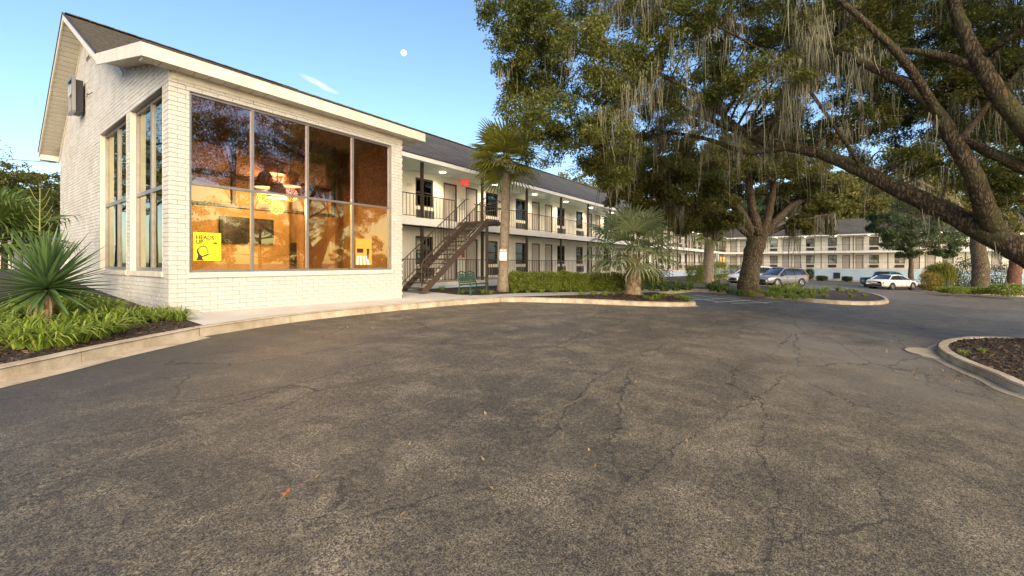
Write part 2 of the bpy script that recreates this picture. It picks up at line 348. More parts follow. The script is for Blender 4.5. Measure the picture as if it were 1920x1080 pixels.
def shingle_mat():
    m = mat('shingle', (.060, .054, .044), .9, col2=(.115, .100, .075), vscale=9, bump=.5, bscale=80)
    m2 = bpy.data.materials.new('shingle_rows'); m2.use_nodes = True; n = m2.node_tree.nodes; l = m2.node_tree.links
    b = n['Principled BSDF']; b.inputs['Roughness'].default_value = .9
    tc = n.new('ShaderNodeTexCoord'); mp = n.new('ShaderNodeMapping'); l.new(tc.outputs['Object'], mp.inputs['Vector'])
    mp.inputs['Scale'].default_value = (1, 1.14, 0)
    bt = n.new('ShaderNodeTexBrick'); bt.inputs['Scale'].default_value = 1; bt.inputs['Brick Width'].default_value = .32; bt.inputs['Row Height'].default_value = .14
    bt.inputs['Mortar Size'].default_value = .012; bt.inputs['Color1'].default_value = (.050, .046, .041, 1); bt.inputs['Color2'].default_value = (.095, .085, .070, 1); bt.inputs['Mortar'].default_value = (.022, .02, .018, 1)
    l.new(mp.outputs[0], bt.inputs['Vector'])
    ns = n.new('ShaderNodeTexNoise'); ns.inputs['Scale'].default_value = .5; ns.inputs['Detail'].default_value = 6; l.new(tc.outputs['Object'], ns.inputs['Vector'])
    mx = n.new('ShaderNodeMix'); mx.data_type = 'RGBA'; mx.blend_type = 'OVERLAY'; mx.inputs[0].default_value = .6; l.new(bt.outputs['Color'], mx.inputs[6]); l.new(ns.outputs['Fac'], mx.inputs[7])
    l.new(mx.outputs[2], b.inputs['Base Color'])
    bp = n.new('ShaderNodeBump'); bp.inputs['Strength'].default_value = .6; bp.inputs['Distance'].default_value = .02; l.new(bt.outputs['Color'], bp.inputs['Height']); l.new(bp.outputs['Normal'], b.inputs['Normal'])
    M['shingle_rows'] = m2
shingle_mat()

# ------------------------------------------------------------------ ground
xs = [-3000, -400, -60, -30, -10, 0, 10, 20, 30, 50, 70, 90, 110, 200, 500, 3000]; ys = [-3000, -400, -100, -40, -20, 0, 10, 20, 30, 60, 120, 400, 3000]
gm = MB(); gm.v = [(x, y, gz(x, y)) for y in ys for x in xs]
gm.f = [(j * len(xs) + i, j * len(xs) + i + 1, (j + 1) * len(xs) + i + 1, (j + 1) * len(xs) + i) for j in range(len(ys) - 1) for i in range(len(xs) - 1)]
ground = tag(gm.build('asphalt_lot', M['asphalt']), kind='structure')

def sheet(name, poly, mt, off, parent=None, kind='structure'):
    pl = []
    for q in poly:
        if not pl or (abs(q[0] - pl[-1][0]) + abs(q[1] - pl[-1][1])) > 1e-4: pl.append(q)
    tri = delaunay_2d_cdt([Vector((x, y)) for x, y in pl], [], [tuple(range(len(pl)))], 1, 1e-5)
    vs = [(v.x, v.y, gz(v.x, v.y) + off) for v in tri[0]]; fs = []
    for f in tri[2]:
        p0, p1, p2 = (Vector(tri[0][i]) for i in f[:3]); f = list(f)
        if (p1 - p0).cross(p2 - p0) < 0: f.reverse()
        fs.append(f)
    me = bpy.data.meshes.new(name); me.from_pydata(vs, [], fs); me.update(); me.materials.append(mt)
    o = link(bpy.data.objects.new(name, me), parent)
    return tag(o, kind=kind) if kind and parent is None else o

def resample(path, step):
    pts = [Vector(p) for p in spline([(x, y, 0) for x, y in path], 8)]; L = [0]
    for a, b in zip(pts, pts[1:]): L.append(L[-1] + (b - a).length)
    n = max(2, round(L[-1] / step)); out = []
    for k in range(n + 1):
        s = L[-1] * k / n; i = min(next((j for j in range(len(L)) if L[j] >= s), len(L) - 1), len(L) - 1)
        if i == 0: out.append(pts[0]); continue
        t = (s - L[i - 1]) / max(1e-6, L[i] - L[i - 1]); out.append(pts[i - 1].lerp(pts[i], t))
    return out
def kerb(name, path, stone=2.0, width=.17, height=RAISE + .012, gutter=0.0, side=1):
    """kerb stones along a path; side +1: the raised ground lies to the left of the path"""
    root = bpy.data.objects.new(name, None); COL.objects.link(root); tag(root, kind='structure')
    fine = resample(path, .22); per = max(1, round(stone / .22))
    def nrm(i):
        t = (fine[min(i + 1, len(fine) - 1)] - fine[max(i - 1, 0)]).normalized(); return Vector((-t.y, t.x, 0)) * side
    for a in range(0, len(fine) - 1, per):
        b = min(a + per, len(fine) - 1); m = MB(); n = b - a + 1
        hh = height + random.uniform(-.006, .006)
        for i in range(a, b + 1):
            p = fine[i].copy(); nn = nrm(i); t = (fine[min(i + 1, len(fine) - 1)] - fine[max(i - 1, 0)]).normalized()
            if i == a: p += t * .007
            if i == b: p -= t * .007
            g = lambda q, z: (q.x, q.y, gz(q.x, q.y) + z)
            m.v += [g(p, -.05), g(p + nn * .012, hh - .025), g(p + nn * .035, hh), g(p + nn * width, hh), g(p + nn * width, -.05)]
        for i in range(n - 1):
            for k in range(4): m.f.append((i * 5 + k, i * 5 + k + 1, (i + 1) * 5 + k + 1, (i + 1) * 5 + k))
        m.f += [(0, 1, 2, 3, 4), tuple((n - 1) * 5 + k for k in (4, 3, 2, 1, 0))]
        m.build('kerb_stone', M['concrete'], root)
        if gutter:
            m = MB()
            for i in range(a, b + 1):
                p = fine[i]; nn = nrm(i)
                for q, z in ((p + nn * .01, .022), (p - nn * gutter, .005)): m.v.append((q.x, q.y, gz(q.x, q.y) + z))
            m.f = [(i * 2, i * 2 + 1, i * 2 + 3, i * 2 + 2) for i in range(n - 1)]
            m.build('gutter_slab', M['concrete'], root)
    return root

K_left = [(-9, 2.2), (-4, 5.0), (.43, 7.65), (1.45, 8.36), (2.86, 9.19)]
K_walk = [(2.86, 9.19), (4.85, 9.74), (6.94, 9.92), (9.06, 9.94), (10.67, 9.86), (12.38, 9.62)]
K_palm = [(12.38, 9.62), (13.38, 8.81), (14.73, 7.26), (16.11, 5.36), (17.2, 4.4), (18.0, 4.08), (18.6, 4.35), (19.3, 4.9), (20.6, 5.9), (21.9, 6.75)]
K_bay = [(21.9, 6.75), (24.8, 6.55), (27.2, 6.1), (27.6, 4.6), (26.6, 2.2), (25.8, .2), (26.2, -1.1), (27.6, -2.1), (29.5, -2.75), (31.4, -3.0), (34.0, -3.05), (36.8, -2.9), (38.6, -2.3), (39.6, -.6), (40.0, 2.4), (40.1, 5.6), (40.4, 8.8)]
K_far = [(40.4, 8.8), (46, 9.6), (60, 9.8), (79, 9.9), (80.4, 8.5), (80.6, 0), (80.6, -9), (80.2, -10)]
def seg(path): return [(p.x, p.y) for p in spline([(x, y, 0) for x, y in path], 6)]
kerb('kerb_left', K_left, gutter=.22); kerb('kerb_walk', K_walk, stone=1.9); kerb('kerb_palm', K_palm, stone=2.4, gutter=.10)
kerb('kerb_island', K_bay, stone=2.6); kerb('kerb_far', K_far, stone=5)
front = seg(K_left)[:-1] + seg(K_walk)[:-1] + seg(K_palm)[:-1] + seg(K_bay)[:-1] + seg(K_far)
sheet('mulch_bed', front + [(88, -10), (88, 30), (-40, 30), (-40, 2.2)], M['mulch'], RAISE - .006)
# concrete walk from the lobby round to the parking bays
walk = [(2.99, 9.40)] + [(x, y + .10) for x, y in seg(K_walk)[2:]] + [(13.6, 9.35), (16, 8.55), (19, 7.7), (22, 6.88), (24.8, 6.68), (27.05, 6.26), (27.05, 7.4), (24.8, 7.75), (22, 8.1), (19, 8.95), (16, 9.9), (14.2, 10.35), (12.3, 10.55), (11.7, 11.2), (11.6, 13.8), (9.3, 13.8), (9.2, 11.31), (2.96, 11.31)]
wk = sheet('walkway', walk, M['walk_concrete'], RAISE + .004)
grass_ol = [(27.3, 7.6), (31, 6.2), (37.5, 4.5), (38.8, 8.6), (38, 11), (30, 12), (25, 9.5)]
mat('lawn', (.09, .10, .025), .9, col2=(.20, .19, .06), vscale=3, bump=1, bscale=60)
sheet('lawn', grass_ol, M['lawn'], RAISE + .002)
# island on the right, under the big oak
IR = [G(1920, 744), G(1860, 716), G(1808, 694), G(1772, 676), G(1757, 662), G(1762, 651), G(1790, 644), G(1840, 641), G(1920, 642)]
IR = [(p.x, p.y) for p in IR]
IRp = [(7.0, -4.2), (8.3, -2.9)] + IR + [(19.5, -6.6), (21.0, -9.0)]
kerb('kerb_oak_island', IRp, stone=2.2, gutter=.16, side=-1, height=.15)
sheet('oak_island_mulch', seg(IRp) + [(19, -13), (9, -12), (6.2, -7)], M['mulch'], .125)
ap = MB(); c0 = G(1748, 664)
ap.prism([(c0.x + .55 * math.cos(a) * 1.1, c0.y + .42 * math.sin(a)) for a in np.linspace(0, 2 * math.pi, 18)[:-1]], lambda x, y: gz(x, y) - .02, lambda x, y: gz(x, y) + .028)
tag(ap.build('kerb_apron', M['concrete']), kind='structure')
# pool garden on the far right
K_pool = [(57.5, -9.2), (54.5, -10.2), (53.6, -12.2), (54.2, -16), (56, -22)]
kerb('kerb_pool', K_pool, stone=3.5)
sheet('pool_garden_ground', seg(K_pool) + [(70, -34), (92, -30), (80, -10.5), (66, -9.0)], M['lawn'], RAISE - .006)
sheet('pool_deck', [(66, -12.5), (78, -12.8), (78, -24), (64, -24)], M['walk_concrete'], RAISE + .004)
# painted lines
def line(a, b, wd=.11):
    a, b = Vector((*a, 0)), Vector((*b, 0)); n = (b - a).normalized(); s = Vector((-n.y, n.x, 0)) * wd / 2
    sheet('painted_line', [(q.x, q.y) for q in (a - s, b - s, b + s, a + s)], M['line_paint'], .006, ground, None)
for (a, b) in (((1268, 553), (1345, 566)), ((1300, 553), (1395, 565)), ((1330, 553), (1440, 569)), ((1297, 562), (1360, 560)), ((1340, 567), (1405, 563)), ((1372, 569), (1446, 567)), ((1420, 563), (1475, 567)),):
    p, q = G(*a), G(*b); line((p.x, p.y), (q.x, q.y))
for a, b in (((1690, 547), (1735, 549)), ((1780, 555), (1790, 556)), ((1810, 555), (1850, 557)), ((1900, 562), (1918, 563))):
    p, q = G(*a), G(*b); line((p.x, p.y), (q.x, q.y), .22)
mat('faded_yellow', (.13, .11, .07), .9, col2=(.22, .18, .09), vscale=9)
p, q = G(1000, 790), G(1165, 712); a, b = Vector((p.x, p.y, 0)), Vector((q.x, q.y, 0)); n_ = (b - a).normalized(); s_ = Vector((-n_.y, n_.x, 0)) * .012
sheet('faded_line', [(k.x, k.y) for k in (a - s_, b - s_, b + s_, a + s_)], M['faded_yellow'], .005, ground, None)

# ------------------------------------------------------------------ lobby building (the gabled end)
LX0, LX1, LY, LB = 2.95, 9.22, 11.30, 24.7
SILL, HEAD = -.21, 3.83
lob = thing('lobby_building', (LX0, LY, -1.1), 'white painted brick lobby with gabled roof and tall tinted front windows', 'building')
def ztop(y):            # underside of the gable wall against the roof
    if y < 15.0: return 4.36 + (y - 11.3) * (5.24 - 4.36) / 3.7
    if y < 19.8: return 5.24 + (y - 15.0) * .565
    return 5.24 + 4.8 * .565 - (y - 19.8) * .665
FW = [(3.32, 8.76, SILL, HEAD)]
GW = [(11.71, 14.34, -.19, 3.91), (14.70, 17.69, -.19, 3.91)]
BZ = -1.5
# backing (mortar face), set back behind the brick faces
REC = .018
def wall_cells(u0, u1, z0, z1, ops):
    us = sorted({u0, u1, *[o[0] for o in ops], *[o[1] for o in ops]}); zs = sorted({z0, z1, *[o[2] for o in ops], *[o[3] for o in ops]})
    for a, b in zip(us, us[1:]):
        for c, d in zip(zs, zs[1:]):
            um, zm = (a + b) / 2, (c + d) / 2
            if not any(o[0] < um < o[1] and o[2] < zm < o[3] for o in ops): yield a, b, c, d
mb = MB()
for a, b, c, d in wall_cells(LX0 + REC, LX1 - REC, BZ, 4.2, FW): mb.box(a, b, LY + REC, LY + .26, c, d)
fw = mb.build('front_wall', M['mortar_paint'], lob)
mb = MB()
for a, b, c, d in wall_cells(LY + .262, LB, BZ, 4.15, GW): mb.box(LX0 + REC, LX0 + .26, a, b, c, d)
yy = [LY + .262, 15.0, 19.8, LB]; top = [(y, ztop(y)) for y in yy]
vs = [(x, y, z) for x in (LX0 + REC, LX0 + .26) for y, z in [(LY + .262, 4.15), (LB, 4.15)] + top[::-1]]
nn = 2 + len(top); mb.add(vs, [tuple(range(nn)), tuple(range(nn, 2 * nn))[::-1]] + [(k, (k + 1) % nn, nn + (k + 1) % nn, nn + k) for k in range(nn)])
gw = mb.build('gable_wall', M['mortar_paint'], lob)
MB().box(LX1 - .25, LX1 - REC, LY + .262, 15.3, BZ, 4.3).build('side_wall', M['brick_paint'], lob)
# bricks
CH, BH, BL, BM_ = .1016, .0925, .296, .305
def brick_rects(u0, u1, z0, topf, ops):
    out = []; k = 0; z = z0
    while z < 9:
        off = -BM_ / 2 if k % 2 else 0; u = u0 + off
        while u < u1:
            a, b = max(u, u0), min(u + BL, u1); zc = z + BH / 2
            cuts = [(o[0], o[1]) for o in ops if o[2] - .02 < zc < o[3] + .02]
            segs = [(a, b)]
            for c0_, c1_ in cuts:
                segs = [s for q in segs for s in ((q[0], min(q[1], c0_)), (max(q[0], c1_), q[1])) if s[1] - s[0] > .03]
            for s in segs:
                if s[1] - s[0] > .03 and z + BH < topf((s[0] + s[1]) / 2): out.append((s[0], s[1], z))
            u += BM_
        z += CH; k += 1
    return out
bricks = [('f', *r) for r in brick_rects(LX0, LX1, -1.26, lambda u: 4.2, [(3.32, 8.76, SILL - .12, HEAD)])]
bricks += [('g', *r) for r in brick_rects(LY, LB, -1.36, lambda u: ztop(u) - .02, [(o[0], o[1], o[2] - .12, o[3]) for o in GW])]
def showsize(b):
    k, a, c, z = b; u = (a + c) / 2
    p = (u, LY, z) if k == 'f' else (LX0, u, z); d = p[0] * CT + p[1] * ST
    px0 = ((a if k == 'f' else LX0) * ST - (LY if k == 'f' else a) * CT) / ((a if k == 'f' else LX0) * CT + (LY if k == 'f' else a) * ST)
    px1 = ((c if k == 'f' else LX0) * ST - (LY if k == 'f' else c) * CT) / ((c if k == 'f' else LX0) * CT + (LY if k == 'f' else c) * ST)
    return abs(px1 - px0) * BH / d if z > -1.2 else 0
bricks.sort(key=showsize, reverse=True)
ub = MB()   # unit brick: chamfered front, open back
ub.add([(0, 0.06, 0), (1, .06, 0), (1, .06, 1), (0, .06, 1), (0, .004, 0), (1, .004, 0), (1, .004, 1), (0, .004, 1), (.012, 0, .04), (.988, 0, .04), (.988, 0, .96), (.012, 0, .96)],
       [(0, 1, 5, 4), (1, 2, 6, 5), (2, 3, 7, 6), (3, 0, 4, 7), (4, 5, 9, 8), (5, 6, 10, 9), (6, 7, 11, 10), (7, 4, 8, 11), (8, 9, 10, 11)])
ume = bpy.data.meshes.new('brick'); ume.from_pydata(ub.v, [], ub.f); ume.materials.append(M['brick_paint'])
rest = {'f': MB(), 'g': MB()}
for i, (k, a, c, z) in enumerate(bricks):
    j = random.uniform(-.0035, .0025); hh = BH + random.uniform(-.002, .002); zz = z + random.uniform(-.0015, .0015)
    if i < 300:
        o = bpy.data.objects.new('brick', ume); COL.objects.link(o); o.parent = fw if k == 'f' else gw
        if k == 'f': o.location = (a, LY + j, zz); o.scale = (c - a, .9, hh)
        else: o.location = (LX0 + j, c, zz); o.rotation_euler = (0, 0, R(-90)); o.scale = (c - a, .9, hh)
    else:
        if k == 'f': vv = [(a + x * (c - a), LY + j + y * .9, zz + w_ * hh) for x, y, w_ in ub.v]
        else: vv = [(LX0 + j + y * .9, c - x * (c - a), zz + w_ * hh) for x, y, w_ in ub.v]
        rest[k].add(vv, ub.f)
tag(rest['g'].build('brickwork', M['brick_paint'], gw), kind='stuff')
if rest['f'].v: tag(rest['f'].build('brickwork', M['brick_paint'], fw), kind='stuff')
# sills
MB().box(3.29, 8.79, LY - .035, LY + .1, SILL - .115, SILL - .005).build('sill', M['trim_paint'], lob)
for a, b, c, d in GW: MB().box(LX0 - .035, LX0 + .1, a - .03, b + .03, c - .115, c - .005).build('sill', M['trim_paint'], lob)
# windows: members and panes one by one
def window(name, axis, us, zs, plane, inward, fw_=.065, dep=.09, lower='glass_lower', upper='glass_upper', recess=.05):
    e = bpy.data.objects.new(name, None); COL.objects.link(e); e.parent = lob; e.matrix_parent_inverse = Matrix.Translation(-lob.location)
    def b(u0, u1, z0, z1, d0, d1):
        return MB().box(u0, u1, plane + d0, plane + d1, z0, z1) if axis == 'x' else MB().box(plane + d0, plane + d1, u0, u1, z0, z1)
    for i, u in enumerate(us):
        h = fw_ if 0 < i < len(us) - 1 else fw_ * .8
        u0 = u if i == 0 else (u - h if i == len(us) - 1 else u - h / 2)
        b(u0, u0 + h, zs[0], zs[-1], recess, recess + dep).build('mullion', M['aluminium'], e)
    for i in range(len(us) - 1):
        for j, z in enumerate(zs):
            h = fw_ * .9; z0 = z if j == 0 else (z - h if j == len(zs) - 1 else z - h / 2)
            b(us[i] + fw_ * .5, us[i + 1] - fw_ * .5, z0, z0 + h, recess + .004, recess + dep - .004).build('rail', M['aluminium'], e)
        for j in range(len(zs) - 1):
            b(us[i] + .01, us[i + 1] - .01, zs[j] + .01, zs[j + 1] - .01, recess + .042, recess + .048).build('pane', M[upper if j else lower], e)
    return e
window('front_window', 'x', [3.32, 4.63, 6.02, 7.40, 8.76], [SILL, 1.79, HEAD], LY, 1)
for a, b, c, d in GW: window('gable_window', 'y', [a, (a + b) / 2, b], [c, 1.75, d], LX0, 1, fw_=.10, lower='glass_clear', upper='glass_clear', recess=.11)
for a, b, c, d in GW:
    for y0, y1 in ((a - .004, a + .012), (b - .012, b + .004)): MB().box(LX0 - .004, LX0 + .24, y0, y1, c - .004, d).build('jamb_liner', M['trim_paint'], lob)
    MB().box(LX0 - .004, LX0 + .24, a, b, d - .012, d + .004).build('head_liner', M['aluminium'], lob)
for x0, x1 in ((3.316, 3.328), (8.752, 8.764)): MB().box(x0, x1, LY - .004, LY + .24, SILL, HEAD).build('jamb_liner', M['aluminium'], lob)
MB().box(3.33, 8.75, LY - .004, LY + .24, HEAD - .008, HEAD + .004).build('head_liner', M['aluminium'], lob)
# roof: ridge, main front slope, shallow lobby slope, back slope
RX0, RX1 = 2.45, 9.85
prof = [(10.93, 4.42), (15.0, 5.36), (19.8, 8.07), (25.3, 4.45)]
def roof_slab(x0, x1, pr, th, name, mt, parent, dz=0):
    m = MB(); n = len(pr)
    vs = [(x, y, z + dz) for x in (x0, x1) for y, z in pr] + [(x, y, z - th + dz) for x in (x0, x1) for y, z in pr]
    fs = [(k, k + 1, n + k + 1, n + k) for k in range(n - 1)] + [(2 * n + k, 3 * n + k, 3 * n + k + 1, 2 * n + k + 1) for k in range(n - 1)]
    fs += [(k + 1, k, 2 * n + k, 2 * n + k + 1) for k in range(n - 1)] + [(n + k, n + k + 1, 3 * n + k + 1, 3 * n + k) for k in range(n - 1)] + [(0, n, 3 * n, 2 * n), (n - 1, 3 * n - 1, 4 * n - 1, 2 * n - 1)]
    m.add(vs, fs); return m.build(name, mt, parent)
rf = roof_slab(RX0, RX1, prof, .10, 'roof', M['shingle'], lob)
def shingles(x0, x1, pr, parent, mt=M['shingle'], expo=.145, tab=.31):
    m = MB()
    for (ya, za), (yb, zb) in pr:
        L = math.hypot(yb - ya, zb - za); dy, dz_ = (yb - ya) / L, (zb - za) / L; ny, nz = -dz_, dy
        if nz < 0: ny, nz = -ny, -nz
        s = 0; r = 0
        while s < L - .02:
            x = x0 - (tab / 2 if r % 2 else 0); e = min(s + expo * 1.05, L)
            while x < x1:
                a, b = max(x, x0), min(x + tab - .012, x1)
                if b - a > .02:
                    t0 = .014 + random.uniform(0, .007); t1 = .003; sj = max(0, s + random.uniform(-.006, .006))
                    q = [(a, ya + dy * sj + ny * t0, za + dz_ * sj + nz * t0), (b, ya + dy * sj + ny * t0, za + dz_ * sj + nz * t0), (b, ya + dy * e + ny * t1, za + dz_ * e + nz * t1), (a, ya + dy * e + ny * t1, za + dz_ * e + nz * t1), (a, ya + dy * sj, za + dz_ * sj), (b, ya + dy * sj, za + dz_ * sj)]
                    m.add(q, [(0, 1, 2, 3), (4, 5, 1, 0), (1, 5, 2), (4, 0, 3)])
                x += tab
            s += expo; r += 1
    return tag(m.build('shingles', mt, parent), kind='stuff')
shingles(RX0, RX1, [(prof[0], prof[1]), (prof[1], prof[2])], rf)
m = MB()
for k in range(25): m.box(RX0 + k * .3, RX0 + k * .3 + .29, 19.62, 19.98, 8.06 + .006 * (k % 2), 8.085 + .006 * (k % 2))
m.build('ridge_cap', M['shingle'], rf)
# front eave: fascia, gutter edge and soffit boards
MB().box(RX0 - .02, RX1, 10.88, 10.915, 4.13, 4.405).build('fascia', M['trim_paint'], lob)
MB().box(RX0 - .03, RX1 + .01, 10.86, 10.93, 4.408, 4.44).build('drip_edge', M['dark_frame'], lob)
for k in range(25): MB().box(RX0 + .02 + k * .295, RX0 + .02 + k * .295 + .283, 10.917, 11.297, 4.155, 4.175).build('soffit_board', M['soffit_paint'], lob)
MB().box(RX1 - .03, RX1 + .002, 10.918, 15.2, 4.16, 4.40).build('end_fascia', M['trim_paint'], lob)
MB().box(9.24, RX1 - .035, 11.30, 13.55, 4.162, 4.18).build('end_soffit', M['soffit_paint'], lob)
MB().box(3.0, 9.2, LY - .022, LY - .003, 3.99, 4.153).build('frieze_board', M['trim_paint'], lob)
# rake: barge boards and soffit boards up both slopes of the gable end
def rake(a, b, hb, name):
    (ya, za), (yb, zb) = a, b
    m = MB(); m.add([(x, y, z) for x in (RX0 - .03, RX0 + .004) for y, z in ((ya, za + .015), (yb, zb + .015), (yb, zb - hb), (ya, za - hb))], [(0, 1, 2, 3), (7, 6, 5, 4), (0, 4, 5, 1), (2, 6, 7, 3), (1, 5, 6, 2), (0, 3, 7, 4)])
    m.build('barge_board', M['trim_paint'], lob)
    L = math.hypot(yb - ya, zb - za); n = int(L / .2)
    for k in range(n):
        t0, t1 = k / n + .002, (k + 1) / n - .003
        y0, z0, y1, z1 = ya + (yb - ya) * t0, za + (zb - za) * t0 - .16, ya + (yb - ya) * t1, za + (zb - za) * t1 - .16
        q = MB(); q.add([(x, y, z + dz) for x in (RX0 + .006, LX0 + .02) for y, z in ((y0, z0), (y1, z1)) for dz in (0, -.015)], [(0, 2, 3, 1), (4, 5, 7, 6), (0, 4, 6, 2), (1, 3, 7, 5), (0, 1, 5, 4), (2, 6, 7, 3)])
        q.build('soffit_board', M['soffit_paint'], lob)
rake(prof[1], prof[2], .20, 'f'); rake(prof[3], prof[2], .20, 'b')
rake((10.90, 4.41), prof[1], .27, 's')
m = MB(); m.bar((RX0 - .035, 25.33, 4.46), (RX0 - .035, 19.8, 8.10), .03, .05); m.bar((RX0 - .035, 15.0, 5.39), (RX0 - .035, 19.8, 8.10), .03, .05); m.build('rake_edge', M['dark_frame'], rf)
MB().box(RX0, LX0, 25.0, 25.32, 4.12, 4.32).build('eave_return', M['trim_paint'], lob)
m = MB(); m.bar((LX0 - .012, LB + .3, 4.05), (LX0 - .012, 19.8, ztop(19.8) - .02), .025, .12); m.bar((LX0 - .012, 15.0, 5.02), (LX0 - .012, 19.8, ztop(19.8) - .02), .025, .12); m.build('rake_trim', M['trim_paint'], lob)
m = MB(); m.add([(LX0 - .03, 19.0, 6.65), (LX0 - .03, 19.55, 6.65), (LX0 - .03, 19.55, 7.25), (LX0 - .03, 19.0, 6.95), (LX0 + .03, 19.0, 6.65), (LX0 + .03, 19.55, 6.65), (LX0 + .03, 19.55, 7.25), (LX0 + .03, 19.0, 6.95)], [(0, 1, 2, 3), (0, 4, 5, 1), (1, 5, 6, 2), (2, 6, 7, 3), (3, 7, 4, 0)])
m.build('louver_vent', M['soffit_paint'], lob)
MB().box(LX0 - .034, LX0 - .01, 19.05, 19.5, 6.66, 6.74).build('louver_slot', M['dark_frame'], lob)
# rooms seen through the glass
MB().box(LX0 + .28, LX1 - .27, LY + .27, 15.0, -1.02, -.95).build('lobby_floor', M['room_floor'], lob)
MB().box(LX0 + .28, LX1 - .27, LY + .265, 15.0, 4.02, 4.08).build('lobby_ceiling', M['room_ceiling'], lob)
MB().box(LX0 + .28, 7.1, 14.6, 14.75, -.95, 4.0).build('back_wall', M['orange_wall'], lob)
MB().box(7.1, 9.0, 14.9, 15.0, -.95, 4.0).build('alcove_wall', M['tan_wall'], lob)
MB().box(LX1 - .3, LX1 - .262, LY + .27, 14.9, -.95, 4.0).build('end_wall', M['tan_wall'], lob)
MB().box(LX0 + .28, 7.6, 13.2, 13.35, 2.45, 3.2).build('bulkhead', M['orange_wall'], lob)
for z in (2.38, 1.55): MB().box(LX0 + .28, 7.9, 13.12, 13.4, z, z + .07).build('beam', M['dark_wood'], lob)
for x in (4.85, 7.85): MB().box(x, x + .09, 13.15, 13.3, 1.6, 3.9).build('beam_post', M['dark_wood'], lob)
for x in (7.15, 8.25): MB().box(x, x + .16, 14.0, 14.2, -.95, 4.0).build('column', M['tan_wall'], lob)
MB().box(7.55, 7.75, 14.6, 14.8, -.95, 2.0).build('doorway', M['dark_wood'], lob)
MB().box(5.0, 6.6, 14.45, 14.6, -.62, -.32).build('wall_vent', M['dark_wood'], lob)
MB().box(7.12, 7.4, 14.5, 14.58, -.1, .7).build('picture_frame', M['dark_wood'], lob)

def pendant(x, y, z, label):
    t = thing('pendant_lamp', (x, y, z), label, 'lamp', 'lit pendant lamps in the lobby')
    MB().lathe([(.13, .42), (.16, .36), (.29, 0), (.285, 0), (.15, .35), (.12, .41)], (x, y, z), n=20).build('lamp_shade', M['orange_wall'], t, True)
    MB().lathe([(.001, .02), (.26, .02), (.26, .03), (.001, .03)], (x, y, z), n=20).build('diffuser', M['lamp_glow'], t)
    MB().tube([(x, y, z + .4), (x, y, 4.02)], .012, 6).build('cord', M['dark_wood'], t)
    L = bpy.data.lights.new('lamp_light', 'POINT'); L.energy = 55; L.color = (1, .74, .42); L.shadow_soft_size = .2
    o = bpy.data.objects.new('lamp_light', L); COL.objects.link(o); o.parent = t; o.matrix_parent_inverse = Matrix.Translation(-t.location); o.location = (x, y, z - .25)
for (px, py, yy_, lb) in ((515, 327, 12.75, 'highest lit orange pendant lamp hanging in the lobby'), (497, 352, 12.4, 'lower left lit pendant lamp hanging in the lobby'), (545, 350, 12.6, 'lower right lit pendant lamp hanging in the lobby'), (520, 372, 12.1, 'lowest lit pendant lamp hanging behind the window crossbar')):
    r = (px - 960) / FPX; d = yy_ / (ST - CT * r); p = P(px, py, d); pendant(p.x, p.y, p.z, lb)
# television on the back wall
t = thing('television', (5.75, 14.55, .9), 'wide flat television on the orange lobby wall', 'television')
MB().box(5.02, 6.55, 14.50, 14.6, .62, 1.42).build('casing', M['plastic_black'], t); MB().box(5.09, 6.48, 14.494, 14.499, .69, 1.36).build('screen', M['tv_screen'], t)
# posters taped inside the glass
def text_mesh(body, size, name, mt, parent, loc, rz=0, font_scale=(1, 1)):
    cu = bpy.data.curves.new('txt', 'FONT'); cu.body = body; cu.size = size; cu.extrude = .0006; cu.space_line = .82; cu.offset = .004
    tmp = bpy.data.objects.new('txt', cu); COL.objects.link(tmp); dg = bpy.context.evaluated_depsgraph_get(); dg.update()
    me = bpy.data.meshes.new_from_object(tmp.evaluated_get(dg)); bpy.data.objects.remove(tmp); me.materials.clear(); me.materials.append(mt)
    o = bpy.data.objects.new(name, me); link(o, parent); o.location = loc; o.rotation_euler = (R(90), 0, rz); o.scale = (font_scale[0], font_scale[1], 1); return o
PY = LY + .088
t = thing('poster', (3.72, PY, .2), 'bright yellow HEADS UP poster in the lowest left window pane', 'poster')
MB().box(3.42, 3.96, PY, PY + .004, .06, .70).build('paper', M['poster_yellow'], t)
text_mesh('HEADS\nUP', .125, 'lettering', M['ink'], t, (3.465, PY - .002, .545), 0, (.92, 1.05))
m = MB(); s = lambda a: [(3.42 + x * .54, PY - .002, .06 + z * .64) for x, z in a]
def flat(m, pts): m.add(s(pts), [tuple(range(len(pts)))])
flat(m, [(.08, .01), (.37, .01), (.30, .10), (.36, .16), (.30, .17), (.22, .24), (.18, .34), (.17, .42), (.12, .40), (.11, .31), (.15, .20), (.14, .10)])
for k in range(8):
    a = R(150 - k * 22); cx, cz = .335 + .175 * math.cos(a), .32 + .20 * math.sin(a); flat(m, [(cx - .035, cz - .02), (cx + .025, cz - .03), (cx + .035, cz + .02), (cx - .02, cz + .03)])
flat(m, [(.33, .17), (.36, .13), (.56, .21), (.53, .26)]); flat(m, [(.70, .60), (.86, .60), (.86, .645), (.70, .645)]); flat(m, [(.73, .65), (.84, .65), (.80, .675), (.76, .675)])
for k in range(4): flat(m, [(.48 + .05 * k, .055), (.505 + .05 * k, .055), (.505 + .05 * k, .08), (.48 + .05 * k, .08)])
tag(m.build('hand_graphic', M['ink'], t), kind='stuff')
t = thing('poster', (7.8, PY, .2), 'orange and white striped poster in the lower right window pane', 'poster')
MB().box(7.52, 8.08, PY, PY + .004, -.05, .75).build('paper', M['poster_orange'], t)
m = MB()
for k in range(4): m.add([(7.54 + k * .13, PY - .002, -.04), (7.61 + k * .13, PY - .002, -.04), (7.595 + k * .10 + .02, PY - .002, .22), (7.56 + k * .10, PY - .002, .22)], [(0, 1, 2, 3)])
m.build('awning_stripes', M['print_white'], t)
